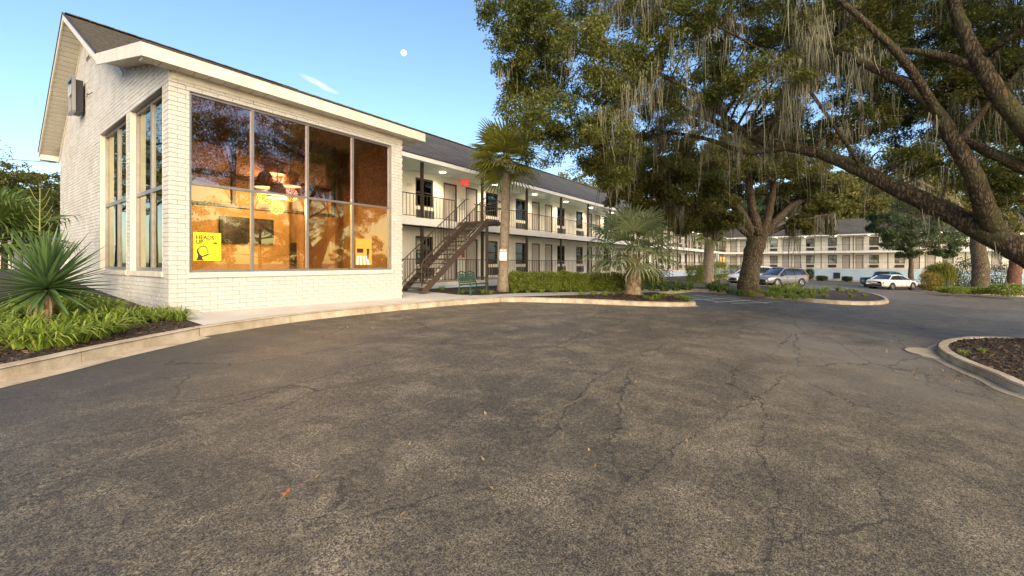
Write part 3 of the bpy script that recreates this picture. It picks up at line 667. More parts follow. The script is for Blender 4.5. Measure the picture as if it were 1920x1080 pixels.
m = MB(); m.add([(7.56, PY - .002, .32), (7.78, PY - .002, .32), (7.78, PY - .002, .45), (7.56, PY - .002, .45)], [(0, 1, 2, 3)]); m.add([(7.92, PY - .002, .12), (7.96, PY - .002, .12), (8.0, PY - .002, .45), (7.9, PY - .002, .45)], [(0, 1, 2, 3)]); m.build('print_block', M['dark_wood'], t)
# old light fitting on the gable
t = thing('wall_light', (LX0 - .2, 20.1, 5.0), 'old boxy chrome rimmed light fitting high on the gable wall', 'light fixture')
MB().box(LX0 - .26, LX0 - .06, 19.78, 20.42, 5.0, 6.05).build('housing', M['black_metal'], t)
m = MB()
for a, b in (((19.74, 5.0), (19.74, 6.08)), ((20.46, 5.0), (20.46, 6.08)), ((19.74, 6.08), (20.46, 6.08)), ((19.74, 5.0), (20.46, 5.0))): m.bar((LX0 - .29, *a), (LX0 - .29, *b), .09, .07)
m.build('rim', M['dull_metal'], t)
MB().box(LX0 - .30, LX0 - .262, 19.8, 20.4, 5.62, 6.0).build('lens', M['car_glass'], t); MB().box(LX0 - .06, LX0 + .01, 20.0, 20.2, 5.4, 5.7).build('bracket', M['black_metal'], t)
m = MB(); m.tube(spline([(LX0 - .05, 19.3, 5.42), (LX0 - .08, 19.0, 5.44), (LX0 - .09, 18.8, 5.36), (LX0 - .02, 18.65, 5.42)]), .012, 5); m.build('loose_wire', M['wire'], t)
t = tag(MB().box(LX0 - .08, LX0 + .01, 23.0, 23.3, -.02, .14).build('vent_hood', M['soffit_paint']), 'small square vent hood low on the gable wall', 'vent')
# service line to the back corner of the eave
a, b = Vector((LX0 - .1, 24.9, 4.05)), P(-260, 250, 30)
tag(MB().tube([a.lerp(b, k / 10) + Vector((0, 0, -.35 * math.sin(math.pi * k / 10))) for k in range(11)], .014, 5).build('power_line', M['wire']), 'black power line running to the gable eave', 'cable')

# ------------------------------------------------------------------ motel wings (local: u along the front, v into the building)
F0, F1, EAVE, VE = -.85, 1.90, 4.33, -1.5
def proto(name, mbs):
    """meshes shared by repeated parts"""
    out = []
    for nm, m, mt in mbs:
        me = bpy.data.meshes.new(nm); me.from_pydata(m.v, [], m.f); me.update(); me.materials.append(M[mt]); out.append((nm, me))
    return out
WW, WH, DW, DH = 1.12, 1.33, .95, 2.16
def win_meshes():
    f = MB()
    for a in ((-WW / 2, -WW / 2 + .07, 0, WH), (WW / 2 - .07, WW / 2, 0, WH), (-WW / 2 + .07, WW / 2 - .07, 0, .07), (-WW / 2 + .07, WW / 2 - .07, WH - .08, WH), (-WW / 2 + .07, WW / 2 - .07, WH * .5 - .02, WH * .5 + .02)):
        f.box(a[0], a[1], .02, .12, a[2], a[3])
    p = MB().box(-WW / 2 + .06, WW / 2 - .06, .075, .08, .06, WH - .07)
    s = MB(); n = 17
    for h in (0, 1):
        x0 = -WW / 2 + .09 + h * (WW / 2 - .08); x1 = x0 + WW / 2 - .13
        s.box(x0, x0 + .04, .14, .17, .05, WH - .06); s.box(x1 - .04, x1, .14, .17, .05, WH - .06)
        for k in range(n):
            z = .10 + k * (WH - .2) / n; s.add([(x0 + .04, .146, z), (x1 - .04, .146, z), (x1 - .04, .164, z + .058), (x0 + .04, .164, z + .058)], [(0, 1, 2, 3)])
    return [('frame', f, 'dark_frame'), ('pane', p, 'glass_room'), ('shutter', s, 'blind')]
def win_half():      # blind half drawn
    a = win_meshes(); s = MB(); s.box(-WW / 2 + .08, WW / 2 - .08, .15, .16, WH * .42, WH - .06); s.box(-.02, WW / 2 - .09, .15, .158, .06, WH * .40)
    a[2] = ('blind', s, 'blind'); return a
def win_lit():
    a = win_meshes(); a[2] = ('blind', MB().box(-WW / 2 + .06, WW / 2 - .06, .17, .18, .06, WH - .06), 'lit_blind'); return a
emit('lit_blind', (1, .50, .12), .6)
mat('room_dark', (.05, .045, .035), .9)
WP = [proto('w', win_meshes()), proto('w', win_half()), proto('w', win_lit())]
acm = MB().box(-WW / 2 + .03, WW / 2 - .03, -.10, .05, .06, .50); acf = MB()
for k in range(7): acf.box(-WW / 2 + .07, WW / 2 - .07, -.112, -.101, .10 + k * .052, .10 + k * .052 + .034)
acb = MB()
for x in (-.36, -.12, .12, .36): acb.box(x - .012, x + .012, -.118, -.113, .09, .47)
AC = proto('a', [('case', acm, 'ac_grille'), ('louvre', acf, 'plastic_black'), ('grille_bar', acb, 'ac_metal')])
dm = MB().box(-DW / 2 + .06, DW / 2 - .06, .05, .09, .02, DH - .07)
for z0, z1 in ((.25, .95), (1.12, 1.95)): dm.box(-DW / 2 + .18, DW / 2 - .18, .042, .0495, z0, z1)
df = MB()
for a in ((-DW / 2, -DW / 2 + .06, 0, DH), (DW / 2 - .06, DW / 2, 0, DH), (-DW / 2 + .06, DW / 2 - .06, DH - .07, DH)): df.box(a[0], a[1], .0, .12, a[2], a[3])
dk = MB().lathe([(.001, -.03), (.03, -.03), (.036, 0), (.02, .02), (.02, .05)], (DW / 2 - .13, .0, 1.0), 'y', 10)
DR = proto('d', [('door', dm, 'door_paint'), ('door_frame', df, 'dark_frame'), ('knob', dk, 'chrome')])
pm = MB().box(-.055, .055, -.055, .055, 0, 1)
POST = proto('p', [('post', pm, 'dark_frame')])[0][1]
BAL = proto('b', [('baluster', MB().box(-.009, .009, -.009, .009, 0, .92), 'brown_metal')])[0][1]
DL = proto('l', [('downlight', MB().lathe([(.001, 0), (.15, 0), (.17, .03)], n=14), 'downlight')])[0][1]
PL = proto('l', [('porch_light', MB().lathe([(.001, 0), (.10, 0), (.12, .06), (.13, .12)], n=12), 'dark_frame')])[0][1]

def wing(name, loc, rz, centers, u0, u1, label, ridge, detail_u, base, lit=None, up=(0, 0), plinth='plinth_blue', rail_skip=()):
    W_ = frame(name, loc, rz, label, 'building')
    ops = {0: [], 1: []}; OPN = []
    for ci, c in enumerate(centers):
        for fl, z in ((0, F0), (1, F1)):
            for k, off in enumerate((-2.55, -.82, .82, 2.55)):
                u = c + off
                if not u0 < u < u1: continue
                if k in (1, 2): ops[fl].append((u - DW / 2, u + DW / 2, z, z + DH)); OPN.append(('d', u, z, fl, ci, k))
                else: ops[fl].append((u - WW / 2, u + WW / 2, z + .80, z + .80 + WH)); OPN.append(('w', u, z, fl, ci, k))
    for fl, z in ((0, F0), (1, F1)):
        m = MB()
        for a, b, c_, d_ in wall_cells(u0, u1, z - (.0 if fl else .6), z + (2.55 if fl == 0 else 2.55), ops[fl]): m.box(a, b, 0, .2, c_, d_)
        m.build('wall', M['wing_paint'], W_)
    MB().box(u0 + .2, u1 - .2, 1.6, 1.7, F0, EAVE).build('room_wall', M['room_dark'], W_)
    MB().box(u0, u1, VE, -.002, F0 - .16, F0).build('ground_walk', M['walk_concrete'], W_)
    MB().box(u0, u1, VE, -.002, F1 - .15, F1).build('balcony_slab', M['porch_ceiling'], W_)
    MB().box(u0, u1, VE - .05, VE - .003, F1 - .29, F1 + .03).build('balcony_fascia', M['white_paint'], W_)
    MB().box(u0, u1, VE + .02, VE + .14, base, F0 - .165).build('plinth', M[plinth], W_)
    MB().box(u0, u1, VE + .0, .2, EAVE, EAVE + .03).build('porch_ceiling', M['porch_ceiling'], W_)
    MB().box(u0, u1, VE - .26, VE - .22, EAVE - .02, EAVE + .16).build('fascia', M['white_paint'], W_)
    MB().box(u0, u1, VE - .215, VE - .005, EAVE + .0, EAVE + .025).build('soffit', M['porch_ceiling'], W_)
    MB().box(u0, u1, VE - .28, VE - .2, EAVE + .165, EAVE + .20).build('drip_edge', M['dark_frame'], W_)
    hw = 4.5
    roof = MB(); e = EAVE + .21
    roof.add([(u0 - up[0], VE - .25, e), (u1 + up[1], VE - .25, e), (u1 + up[1], hw, ridge), (u0 - up[0], hw, ridge), (u0 - up[0], 10.3, e), (u1 + up[1], 10.3, e)], [(0, 1, 2, 3), (3, 2, 5, 4), (0, 3, 4), (1, 5, 2), (0, 4, 5, 1)])
    rfo = roof.build('roof', M['shingle_rows'], W_)
    m = MB(); k = u0
    while k < u1 - .3: m.box(k, k + .29, hw - .16, hw + .16, ridge - .02, ridge + .018 + .006 * (int(k / .3) % 2)); k += .3
    m.build('ridge_cap', M['shingle'], rfo)
    for kind, u, z, fl, ci, k in OPN:
        near = u < detail_u
        if kind == 'd':
            o = inst('door', DR[0][1], W_, (u, 0, z)); inst('door_frame', DR[1][1], o)
            if near: inst('knob', DR[2][1], o)
        else:
            sel = 2 if (lit and lit == (ci, k, fl)) else (1 if (ci * 7 + k * 3 + fl * 5) % 3 == 0 else 0)
            w3 = WP[sel]; o = inst('window', w3[0][1], W_, (u, 0, z + .80)); inst('pane', w3[1][1], o); inst(w3[2][0], w3[2][1], o)
            a = inst('air_conditioner', AC[0][1], W_, (u, 0, z + .12)); inst('louvre', AC[1][1], a)
            if near: inst('grille_bar', AC[2][1], a)
    rest = MB(); rails = []
    for pu in np.arange(centers[0] - 4, u1 + .1, 4.0):
        if not u0 + .1 < pu < u1 - .02: continue
        for z, h in ((F0, F1 - .16 - F0), (F1, EAVE - F1)): inst('post', POST, W_, (pu, VE + .06, z), scale=(1, 1, h))
        if rz == 0 and pu < 40:
            Ld = bpy.data.lights.new('downlight_lamp', 'SPOT'); Ld.energy = 90; Ld.color = (1, .78, .5); Ld.spot_size = R(150); Ld.spot_blend = .6; Ld.shadow_soft_size = .12
            lo = bpy.data.objects.new('downlight_lamp', Ld); COL.objects.link(lo); lo.parent = W_; lo.location = (pu + 1.9, -.75, EAVE - .05)
        if pu + 2 < u1: inst('downlight', DL, W_, (pu + 1.9, -.75, EAVE - .012)); inst('porch_light', PL, W_, (pu + 1.9, -.75, F1 - .27))
    for z in (F0, F1):
        segs = [(u0 + .05, u1 - .05)]
        for (zz, a, b) in rail_skip:
            if zz == z: segs = [s_ for q in segs for s_ in ((q[0], min(q[1], a)), (max(q[0], b), q[1])) if s_[1] - s_[0] > .1]
        for a, b in segs:
            m = MB(); m.bar((a, VE + .03, z + 1.02), (b, VE + .03, z + 1.02), .04, .035); m.bar((a, VE + .03, z + .10), (b, VE + .03, z + .10), .025, .025); m.build('rail', M['brown_metal'], W_)
            u = a + .1
            while u < b:
                if u < detail_u * .62: inst('baluster', BAL, W_, (u, VE + .03, z + .10))
                else: rest.box(u - .008, u + .008, VE + .022, VE + .038, z + .11, z + 1.0)
                u += .19
    if rest.v: tag(rest.build('balusters', M['brown_metal'], W_), kind='stuff')
    return W_
C1 = [16.35 + 8 * k for k in range(9)]
wing('motel_wing', (0, 15.3, 0), 0, C1, 9.24, 83.35, 'long two storey motel wing with balconies behind the stairs', 8.05, 45, -2.6, up=(0, 0), rail_skip=((F1, 14.45, 15.7), (F0, 9.3, 10.4), (F0, 41.6, 42.9)))
C2 = [-12.1 + 8 * k for k in range(5)]
wing('motel_wing', (85.0, 0, 0), R(-90), C2, -15.25, 22.0, 'far two storey motel wing on a pale blue plinth', 7.35, -20, -3.2, lit=(0, 0, 0))
# dark crawl space hatches in the plinth of the far wing
for i, (px, py) in enumerate(((1508, 515), (1569, 517), (1778, 523))):
    r = (px - 960) / FPX; d = 83.5 / (CT + ST * r); p = P(px, py, d)
    tag(MB().box(83.47, 83.52, p.y - .42, p.y + .42, p.z - .45, p.z + .5).build('plinth_hatch', M['black_metal']), ('dark square hatch in the blue plinth right of the grey car', 'dark square hatch in the blue plinth between the two small shrubs', 'dark square hatch in the blue plinth behind the pool fence')[i], 'hatch')
# exit sign under the balcony roof, cabinets on the wall
t = thing('exit_sign', (16.25, 14.9, 4.05), 'red lit EXIT sign under the upper walkway ceiling', 'sign')
MB().box(16.0, 16.5, 14.88, 14.94, 4.03, 4.31).build('housing', M['exit_glow'], t); text_mesh('EXIT', .22, 'lettering', M['print_white'], t, (16.03, 14.876, 4.09), 0, (.8, .85))
t = thing('electric_cabinet', (16.35, 15.2, 2.9), 'beige electric cabinet between two upstairs doors', 'cabinet')
MB().box(16.12, 16.5, 15.16, 15.298, 2.85, 3.4).build('box', M['soffit_paint'], t); MB().box(16.15, 16.47, 15.145, 15.158, 2.88, 3.37).build('lid', M['ac_metal'], t)
t = thing('extinguisher_cabinet', (16.35, 15.2, .3), 'small red and white extinguisher cabinet on the ground floor wall', 'cabinet')
MB().box(16.15, 16.5, 15.16, 15.298, .25, .9).build('box', M['soffit_paint'], t); MB().box(16.2, 16.45, 15.15, 15.159, .3, .62).build('window', M['print_red'], t)
for i, u in enumerate((12.9, 28.35)):
    tag(MB().box(u - .14, u + .14, 15.27, 15.297, 3.55, 3.68).build('room_plate', M['soffit_paint']), ('small beige plate on the upper wall beside the lobby', 'small beige plate on the upper wall above the hedge')[i], 'plate')

# ------------------------------------------------------------------ outside stairs
st = thing('staircase', (12.4, 12.6, -1.1), 'brown metal outdoor staircase with open treads beside the lobby', 'staircase')
SX0, SX1, SY0, SY1, SZ0 = 10.55, 14.45, 12.0, 13.2, bz(10.6, 12.5) + .01
def stringer(y, parent):
    m = MB(); dx, dz = SX1 - SX0, F1 - SZ0
    m.add([(x, yy_, z) for yy_ in (y - .02, y + .02) for x, z in ((SX0, SZ0), (SX0 + .36, SZ0), (SX1 + .02, F1 - .22), (SX1 + .02, F1 + .05), (SX1 - .05, F1 + .05))], [(0, 1, 2, 3, 4), (9, 8, 7, 6, 5), (0, 5, 6, 1), (1, 6, 7, 2), (2, 7, 8, 3), (3, 8, 9, 4), (4, 9, 5, 0)])
    m.build('stringer', M['brown_metal'], parent)
stringer(SY0, st); stringer(SY1, st)
NT = 15
for k in range(NT):
    t_ = (k + .5) / NT; x = SX0 + .15 + (SX1 - SX0) * t_; z = SZ0 + (F1 - SZ0) * (k + 1) / (NT + 1)
    MB().box(x - .14, x + .14, SY0 + .022, SY1 - .022, z - .035, z).build('tread', M['brown_metal'], st)
def stair_rail(y):
    sl_ = (F1 - SZ0) / (SX1 - SX0); f = lambda x: SZ0 + (x - SX0) * sl_
    m = MB(); m.tube([(SX0 + .12, y, f(SX0 + .12) + .15), (SX0 + .12, y, f(SX0) + 1.02), (SX0 + .2, y, f(SX0 + .2) + 1.06), (SX1, y, F1 + 1.06), (SX1 + .15, y, F1 + 1.06)], .024, 6); m.bar((SX0 + .14, y, f(SX0 + .14) + .2), (SX1, y, F1 + .2), .025, .025); m.build('handrail', M['brown_metal'], st)
    x = SX0 + .3
    while x < SX1 - .02:
        big = int((x - SX0 - .3) / .165 + .5) % 8 == 7
        h = .022 if big else .009
        MB().box(x - h, x + h, y - h, y + h, f(x) + (0.03 if big else .2), f(x) + 1.05).build('baluster', M['brown_metal'], st); x += .165
stair_rail(SY0); stair_rail(SY1)
MB().box(SX1 + .02, 15.75, SY0 - .05, 13.745, F1 - .13, F1).build('landing', M['brown_metal'], st)
m = MB()
for z in (F1 + .95, F1 + .62): m.tube(spline([(SX1 + .1, SY0, z), (15.2, SY0, z + .02), (15.65, SY0 + .15, z), (15.72, SY0 + .7, z), (15.72, 13.7, z)]), .022, 6)
m.build('landing_rail', M['brown_metal'], st)
for x, y in ((SX1 + .06, SY0 + .03), (15.65, SY0 + .03)): MB().box(x - .05, x + .05, y - .05, y + .05, SZ0 - .2, F1 - .135).build('support_post', M['brown_metal'], st)
# second flight further along the wing
s2 = thing('staircase', (42.2, 12.8, -1.9), 'dark brown entrance steps with railings far along the front wing', 'staircase')
bx, by, zb = 42.25, 11.2, bz(42.2, 11.3)
for k in range(6): MB().box(41.7, 42.8, 13.75 - .32 * (k + 1), 13.75 - .32 * k - .01, zb - .1, F0 - .155 * (k + 1)).build('step', M['walk_concrete'], s2)
for x in (41.65, 42.85):
    m = MB()
    for h in (.95, .62, .3): m.bar((x, 13.75, F0 + h), (x, 11.75, F0 - .95 + h), .035, .05)
    m.build('handrail', M['brown_metal'], s2)
    for k in range(8): y = 13.6 - .25 * k; z = F0 - .95 * (13.75 - y) / 2; MB().box(x - .012, x + .012, y - .012, y + .012, z, z + .92).build('baluster', M['brown_metal'], s2)

# ------------------------------------------------------------------ bench, signs, litter
bp_ = Vector((12.35, 10.95, bz(12.35, 10.95)))
bn = frame('garden_bench', bp_, R(8), 'green cast iron garden bench with pierced back beside the palm', 'bench')
for x in (-.58, .58):
    m = MB(); m.tube(spline([(x, -.30, 0), (x, -.26, .22), (x, -.28, .40), (x, -.05, .42), (x, .20, .40), (x, .27, .62), (x, .33, .84)]), .024, 6); m.build('leg', M['iron_green'], bn)
    m = MB(); m.tube(spline([(x, .24, .62), (x, .0, .66), (x, -.22, .64), (x, -.30, .56), (x, -.27, .42)]), .022, 6); m.tube(spline([(x, .2, .4), (x, .24, .2), (x, .32, 0)]), .022, 6); m.build('arm', M['iron_green'], bn)
    m = MB(); m.tube(spline([(x, -.26, .10), (x, -.05, .26), (x, .15, .2), (x, .25, .05)]), .012, 5); m.build('brace', M['iron_green'], bn)
for k in range(6): MB().box(-.58, .58, -.28 + k * .085, -.28 + k * .085 + .06, .405, .425).build('seat_slat', M['iron_green'], bn)
m = MB(); m.tube(spline([(-.58, .335, .84), (-.45, .34, .86), (-.3, .345, .90), (0, .335, .85), (.3, .345, .90), (.45, .34, .86), (.58, .335, .84)]), .022, 6); m.tube([(-.57, .235, .47), (.57, .235, .47)], .018, 6); m.build('back_frame', M['iron_green'], bn)
for i in range(9):
    for j in range(3):
        x = -.5 + i * .125; z = .53 + j * .115; y = .245 + (z - .47) * .24; m = MB()
        m.tube([(x + .055 * math.cos(a), y, z + .055 * math.sin(a)) for a in np.linspace(0, 2 * math.pi, 9)], .013, 4, False); m.bar((x - .05, y, z - .05), (x + .05, y, z + .05), .014, .014)
        m.build('scroll', M['iron_green'], bn)
lf = G(537, 927); m = MB(); m.add([(-.045, 0, .006), (-.01, .022, .014), (.02, .018, .006), (.05, .004, .016), (.015, -.016, .008), (-.02, -.02, .013)], [(0, 5, 1), (1, 5, 4, 2), (2, 4, 3)])
o = m.build('fallen_leaf', M['fallen_leaf']); o.location = (lf.x, lf.y, lf.z + .004); o.rotation_euler = (0, 0, .6); tag(o, 'orange brown fallen leaf alone on the open asphalt', 'leaf')
# moon and a wisp of cloud
mp_ = P(757, 99, 5000); m = MB(); m.lathe([(33 * math.sin(a), 33 * -math.cos(a)) for a in np.linspace(0, math.pi, 13)], mp_, n=24)
tag(m.build('moon', M['moon_glow'], None, True), 'small white moon in the blue sky above the lobby roof', 'moon')

# ------------------------------------------------------------------ foliage helpers
def unit(a): return a / np.maximum(1e-9, np.linalg.norm(a, axis=-1, keepdims=True))
def leaf_mesh(name, pos, size, mt, parent, aspect=.42, up=.5, out=None, kind=None, rng=RNG):
    """one folded leaf-shaped quad per position"""
    n = len(pos); pos = np.asarray(pos, float)
    d = rng.normal(size=(n, 3)); d[:, 2] -= .25
    if out is not None: d += out * .9
    d = unit(d); nr = rng.normal(size=(n, 3)); nr[:, 2] += up * 2; sd = unit(np.cross(d, nr)); nn = np.cross(sd, d)
    L = (np.asarray(size) * rng.uniform(.65, 1.3, n))[:, None]; W_ = L * aspect
    v = np.empty((n, 4, 3)); v[:, 0] = pos - d * L * .5; v[:, 1] = pos + sd * W_ * .5 + nn * L * .08; v[:, 2] = pos + d * L * .5; v[:, 3] = pos - sd * W_ * .5 + nn * L * .08
    o = np_mesh(name, v.reshape(-1, 3), np.arange(n * 4).reshape(n, 4), mt, parent)
    if kind: tag(o, kind=kind)
    return o
def puff_points(c, rad, nsub, nleaf, subr, rng=RNG, flat=.75):
    """leaf positions: sub-clusters spread through an ellipsoid"""
    c = np.array(c, float); s = unit(rng.normal(size=(nsub, 3))) * (rng.uniform(.25, 1, (nsub, 1)) ** .5) * rad; s[:, 2] *= flat
    cent = c + s; k = rng.integers(0, nsub, nleaf)
    q = unit(rng.normal(size=(nleaf, 3))) * (rng.uniform(0, 1, (nleaf, 1)) ** .45) * subr * rng.uniform(.7, 1.3, (nsub, 1))[k]; q[:, 2] *= .7
    return cent[k] + q, unit(s[k] + q * .5), cent
def limb_mesh(mb, pts, rad, n=10, per=5, wob=.05):
    sp = spline(pts, per); rr = lerpr(rad, len(sp)); j = [p + Vector((random.uniform(-1, 1), random.uniform(-1, 1), random.uniform(-1, 1))) * r * .10 for p, r in zip(sp, rr)]
    mb.tube(j, rr, n, True, wob); return list(zip(j, rr))
def moss_mesh(name, anchors, mt, parent, strands=12, rng=RNG, lw=.006, spread=.05):
    """fine wavering strands hanging from the twigs"""
    n = len(anchors) * strands; q = 7
    base = np.repeat(np.array([tuple(p) for p, L in anchors]), strands, 0); L = np.repeat(np.array([L for p, L in anchors]), strands) * np.clip(rng.gamma(2.2, .28, n), .08, 1.35)
    base = base + rng.normal(0, 1, (n, 3)) * np.array([spread, spread, spread * .4]); ang = rng.uniform(0, math.pi, n); w0 = lw * rng.uniform(.5, 1.6, n)
    drift = rng.normal(0, .07, (n, 2)); ph = rng.uniform(0, 6.28, (n, 2)); amp = rng.uniform(.015, .075, (n, 2)); V = np.empty((n, q + 1, 2, 3))
    for k in range(q + 1):
        t = k / q; c = base.copy(); c[:, :2] += drift * t * L[:, None] + amp * (np.sin(ph + t * 4.2) - np.sin(ph)) * np.minimum(1, L)[:, None] * .6; c[:, 2] -= L * t
        wv = (w0 * ((1 - t) ** .5 + .15))[:, None]; side = np.stack([np.cos(ang + t), np.sin(ang + t), np.zeros(n)], 1) * wv
        V[:, k, 0] = c - side; V[:, k, 1] = c + side
    i0 = (np.arange(n) * (q + 1) * 2)[:, None] + (np.arange(q) * 2)[None, :]; F = np.stack([i0, i0 + 1, i0 + 3, i0 + 2], -1).reshape(-1, 4)
    return tag(np_mesh(name, V.reshape(-1, 3), F, mt, parent), kind='stuff')
def branches_to(mb, skeleton, targets, r0=.05, seed=1):
    """a thin bent branch from the nearest limb point to each leaf cluster; returns sampled points"""
    rnd = random.Random(seed); out = []
    for c in targets:
        c = Vector(c); s, r = min(skeleton, key=lambda a: (a[0] - c).length + .6 * max(0, a[0].z - c.z)); L = (c - s).length
        if L < .15: continue
        mid = s.lerp(c, .5) + Vector((rnd.uniform(-.15, .15), rnd.uniform(-.15, .15), rnd.uniform(.0, .25))) * L
        sp = spline([s, mid, c], 4); rr = min(r * .6, r0 * (.5 + .18 * L)); mb.tube(sp, lerpr([rr, rr * .6, rr * .2], len(sp)), 5, True, .05); out += sp
    return out

# ------------------------------------------------------------------ the big live oak on the right
OAK = Vector((15.3, -5.3, gz(15.3, -5.3) + .12))
oak = thing('live_oak', OAK, 'huge mossy live oak with low thick limbs reaching across from the right', 'tree')
wood = MB(); sk = []
fork = P(2085, 545, 9.3)
sk += limb_mesh(wood, [OAK + Vector((0, 0, -.2)), OAK + Vector((0, 0, .5)), OAK + Vector((-.05, .1, 1.3)), fork], [1.0, .72, .62, .55], 18, 6)
limbs = [
 ([fork, P(2000, 512, 9.1), P(1920, 474, 9.2), P(1860, 440, 9.5), P(1780, 400, 10.0), P(1700, 362, 10.6), P(1620, 322, 11.3), P(1550, 292, 12.0), P(1480, 276, 12.7), P(1420, 262, 13.3), P(1350, 232, 13.9), P(1285, 205, 14.3), P(1240, 170, 14.6)], [.70, .62, .56, .52, .46, .42, .36, .30, .26, .23, .19, .14, .07], 16),
 ([P(1875, 445, 9.5), P(1850, 400, 9.3), P(1825, 330, 9.2), P(1795, 275, 9.2), P(1765, 225, 9.3), P(1720, 175, 9.6), P(1665, 140, 10), P(1600, 110, 10.5), P(1520, 70, 11)], [.40, .38, .34, .30, .27, .24, .21, .16, .08], 14),
 ([fork, P(2060, 430, 9.0), P(1990, 330, 8.6), P(1930, 250, 8.4), P(1878, 185, 8.4), P(1840, 125, 8.5), P(1808, 60, 8.7), P(1788, 0, 9.0), P(1760, -110, 9.6)], [.60, .46, .38, .34, .31, .28, .24, .20, .14], 14),
 ([P(1990, 330, 8.6), P(1930, 318, 8.8), P(1870, 292, 9.0), P(1800, 262, 9.4), P(1740, 250, 9.9)], [.30, .26, .22, .17, .09], 12),
 ([P(1845, 130, 8.5), P(1790, 112, 8.8), P(1730, 98, 9.2), P(1660, 92, 9.8)], [.22, .19, .15, .07], 10),
 ([P(1480, 276, 12.7), P(1400, 285, 13.4), P(1330, 262, 14.0), P(1260, 250, 14.6), P(1190, 255, 15.0), P(1130, 245, 15.2)], [.20, .17, .14, .12, .09, .04], 10),
 ([P(1420, 262, 13.3), P(1380, 235, 12.9), P(1320, 190, 12.6), P(1240, 140, 12.4), P(1150, 110, 12.6), P(1050, 90, 12.8)], [.18, .16, .13, .11, .08, .03], 10),
 ([P(1620, 322, 11.3), P(1560, 230, 11.0), P(1500, 150, 11.0), P(1420, 90, 11.2), P(1300, 30, 11.6), P(1150, -10, 12)], [.10, .09, .08, .07, .05, .03], 8),
 ([P(1765, 225, 9.3), P(1700, 120, 9.0), P(1620, 40, 9.0), P(1500, -60, 9.6)], [.2, .17, .13, .06], 10),
 ([fork, P(2200, 420, 9.5), P(2300, 250, 10.5), P(2420, 80, 12)], [.5, .42, .32, .15], 12),
 ([fork, fork + Vector((1.5, -1.5, 1.6)), fork + Vector((3, -3.5, 3.2)), fork + Vector((4.5, -6, 5))], [.5, .4, .28, .12], 12),
 ([fork + Vector((.3, -.2, .3)), fork + Vector((-.3, -2.0, 1.9)), fork + Vector((-1.5, -4.2, 3.2)), fork + Vector((-2.5, -6.5, 5))], [.45, .36, .24, .10], 12),
 ([P(1800, 262, 9.4), P(1850, 200, 10.5), P(1900, 120, 12), P(1900, 20, 13)], [.16, .14, .10, .05], 8),
]
for pts, rad, n in limbs: sk += limb_mesh(wood, pts, [q * .48 for q in rad], n)
rr_ = np.random.default_rng(21)
puffs = []
def row(y, x0, x1, keep, step=58, d0=10.8, d1=14.6):
    x = x0
    while x < x1:
        if rr_.uniform() < keep:
            dd = rr_.uniform(d0, d1)
            if y > 195 and 1180 < x < 1720: dd = 14.8 + rr_.uniform(0, 2.2)      # foliage hangs behind the long low limb
            puffs.append((P(x + rr_.uniform(-18, 18), y + rr_.uniform(-22, 22), dd), rr_.uniform(.75, 1.05)))
        x += step
row(-60, 985, 1900, .9); row(5, 960, 1900, .95); row(60, 975, 1560, 1.0); row(60, 1560, 1940, .95); row(115, 985, 1560, 1.0); row(115, 1560, 1940, .9)
row(165, 1000, 1500, .95); row(165, 1500, 1940, .8); row(210, 1010, 1380, .95); row(215, 1400, 1940, .75); row(255, 1030, 1300, .9); row(262, 1440, 1940, .55); row(30, 1500, 1950, .7, d0=14, d1=18); row(100, 1500, 1950, .6, d0=14, d1=18); row(180, 1560, 1950, .5, d0=14, d1=18)
row(300, 1140, 1290, .7, d0=13.5, d1=15.5)
for px, py, d in ((985, 150, 12.4), (975, 60, 12.4), (1000, 235, 13.2), (1035, 255, 13.4), (1115, 300, 14), (960, 105, 12), (945, 30, 12), (965, 190, 12.6), (1150, 330, 14.5), (1830, 330, 10.5), (1700, 300, 12), (1640, 230, 12.5), (1760, 310, 11), (1885, 360, 10.5), (1560, 250, 13)): puffs.append((P(px, py, d), .62))
pos, outw, cents = [], [], []
for c, r in puffs:
    a, o_, ce = puff_points(c, r, 15, 2500, .33, rr_); pos.append(a); outw.append(o_); cents += [Vector(q) for q in ce[::5]]
fine_pos = np.concatenate(pos); fine_out = np.concatenate(outw)
leaf_mesh('crown', fine_pos, .098, M['oak_leaf'], oak, .40, .5, fine_out, 'stuff', rr_)
# upper and rear crown, out of the frame but shading it and mirrored in the lobby glass
pos = []
for _ in range(34):
    c = P(rr_.uniform(950, 2000), rr_.uniform(-330, -120), rr_.uniform(9, 14)); a, _o, ce = puff_points(c, 1.3, 12, 700, .5, rr_); pos.append(a); cents += [Vector(q) for q in ce[::6]]
for _ in range(46):
    c = Vector((rr_.uniform(9, 23), rr_.uniform(-13, -1.5), rr_.uniform(2.6, 9.0)))
    if (c - OAK).length < 3.5 or (c.x * ST - c.y * CT) / max(.1, c.x * CT + c.y * ST) < 1.25: continue
    a, _o, ce = puff_points(c, 1.4, 12, 900, .5, rr_); pos.append(a); cents += [Vector(q) for q in ce[::6]]
for _ in range(60):
    c = Vector((rr_.uniform(8.5, 21), rr_.uniform(-15, -6.5), rr_.uniform(5.5, 13))); a, _o, ce = puff_points(c, 1.4, 12, 800, .5, rr_); pos.append(a); cents += [Vector(q) for q in ce[::6]]
leaf_mesh('upper_crown', np.concatenate(pos), .15, M['oak_leaf'], oak, .45, .5, None, 'stuff', rr_)
tw = branches_to(wood, sk, [c for c, r in puffs] + cents[::2], .045, 3)
wood.build('trunk', M['bark'], oak, True)
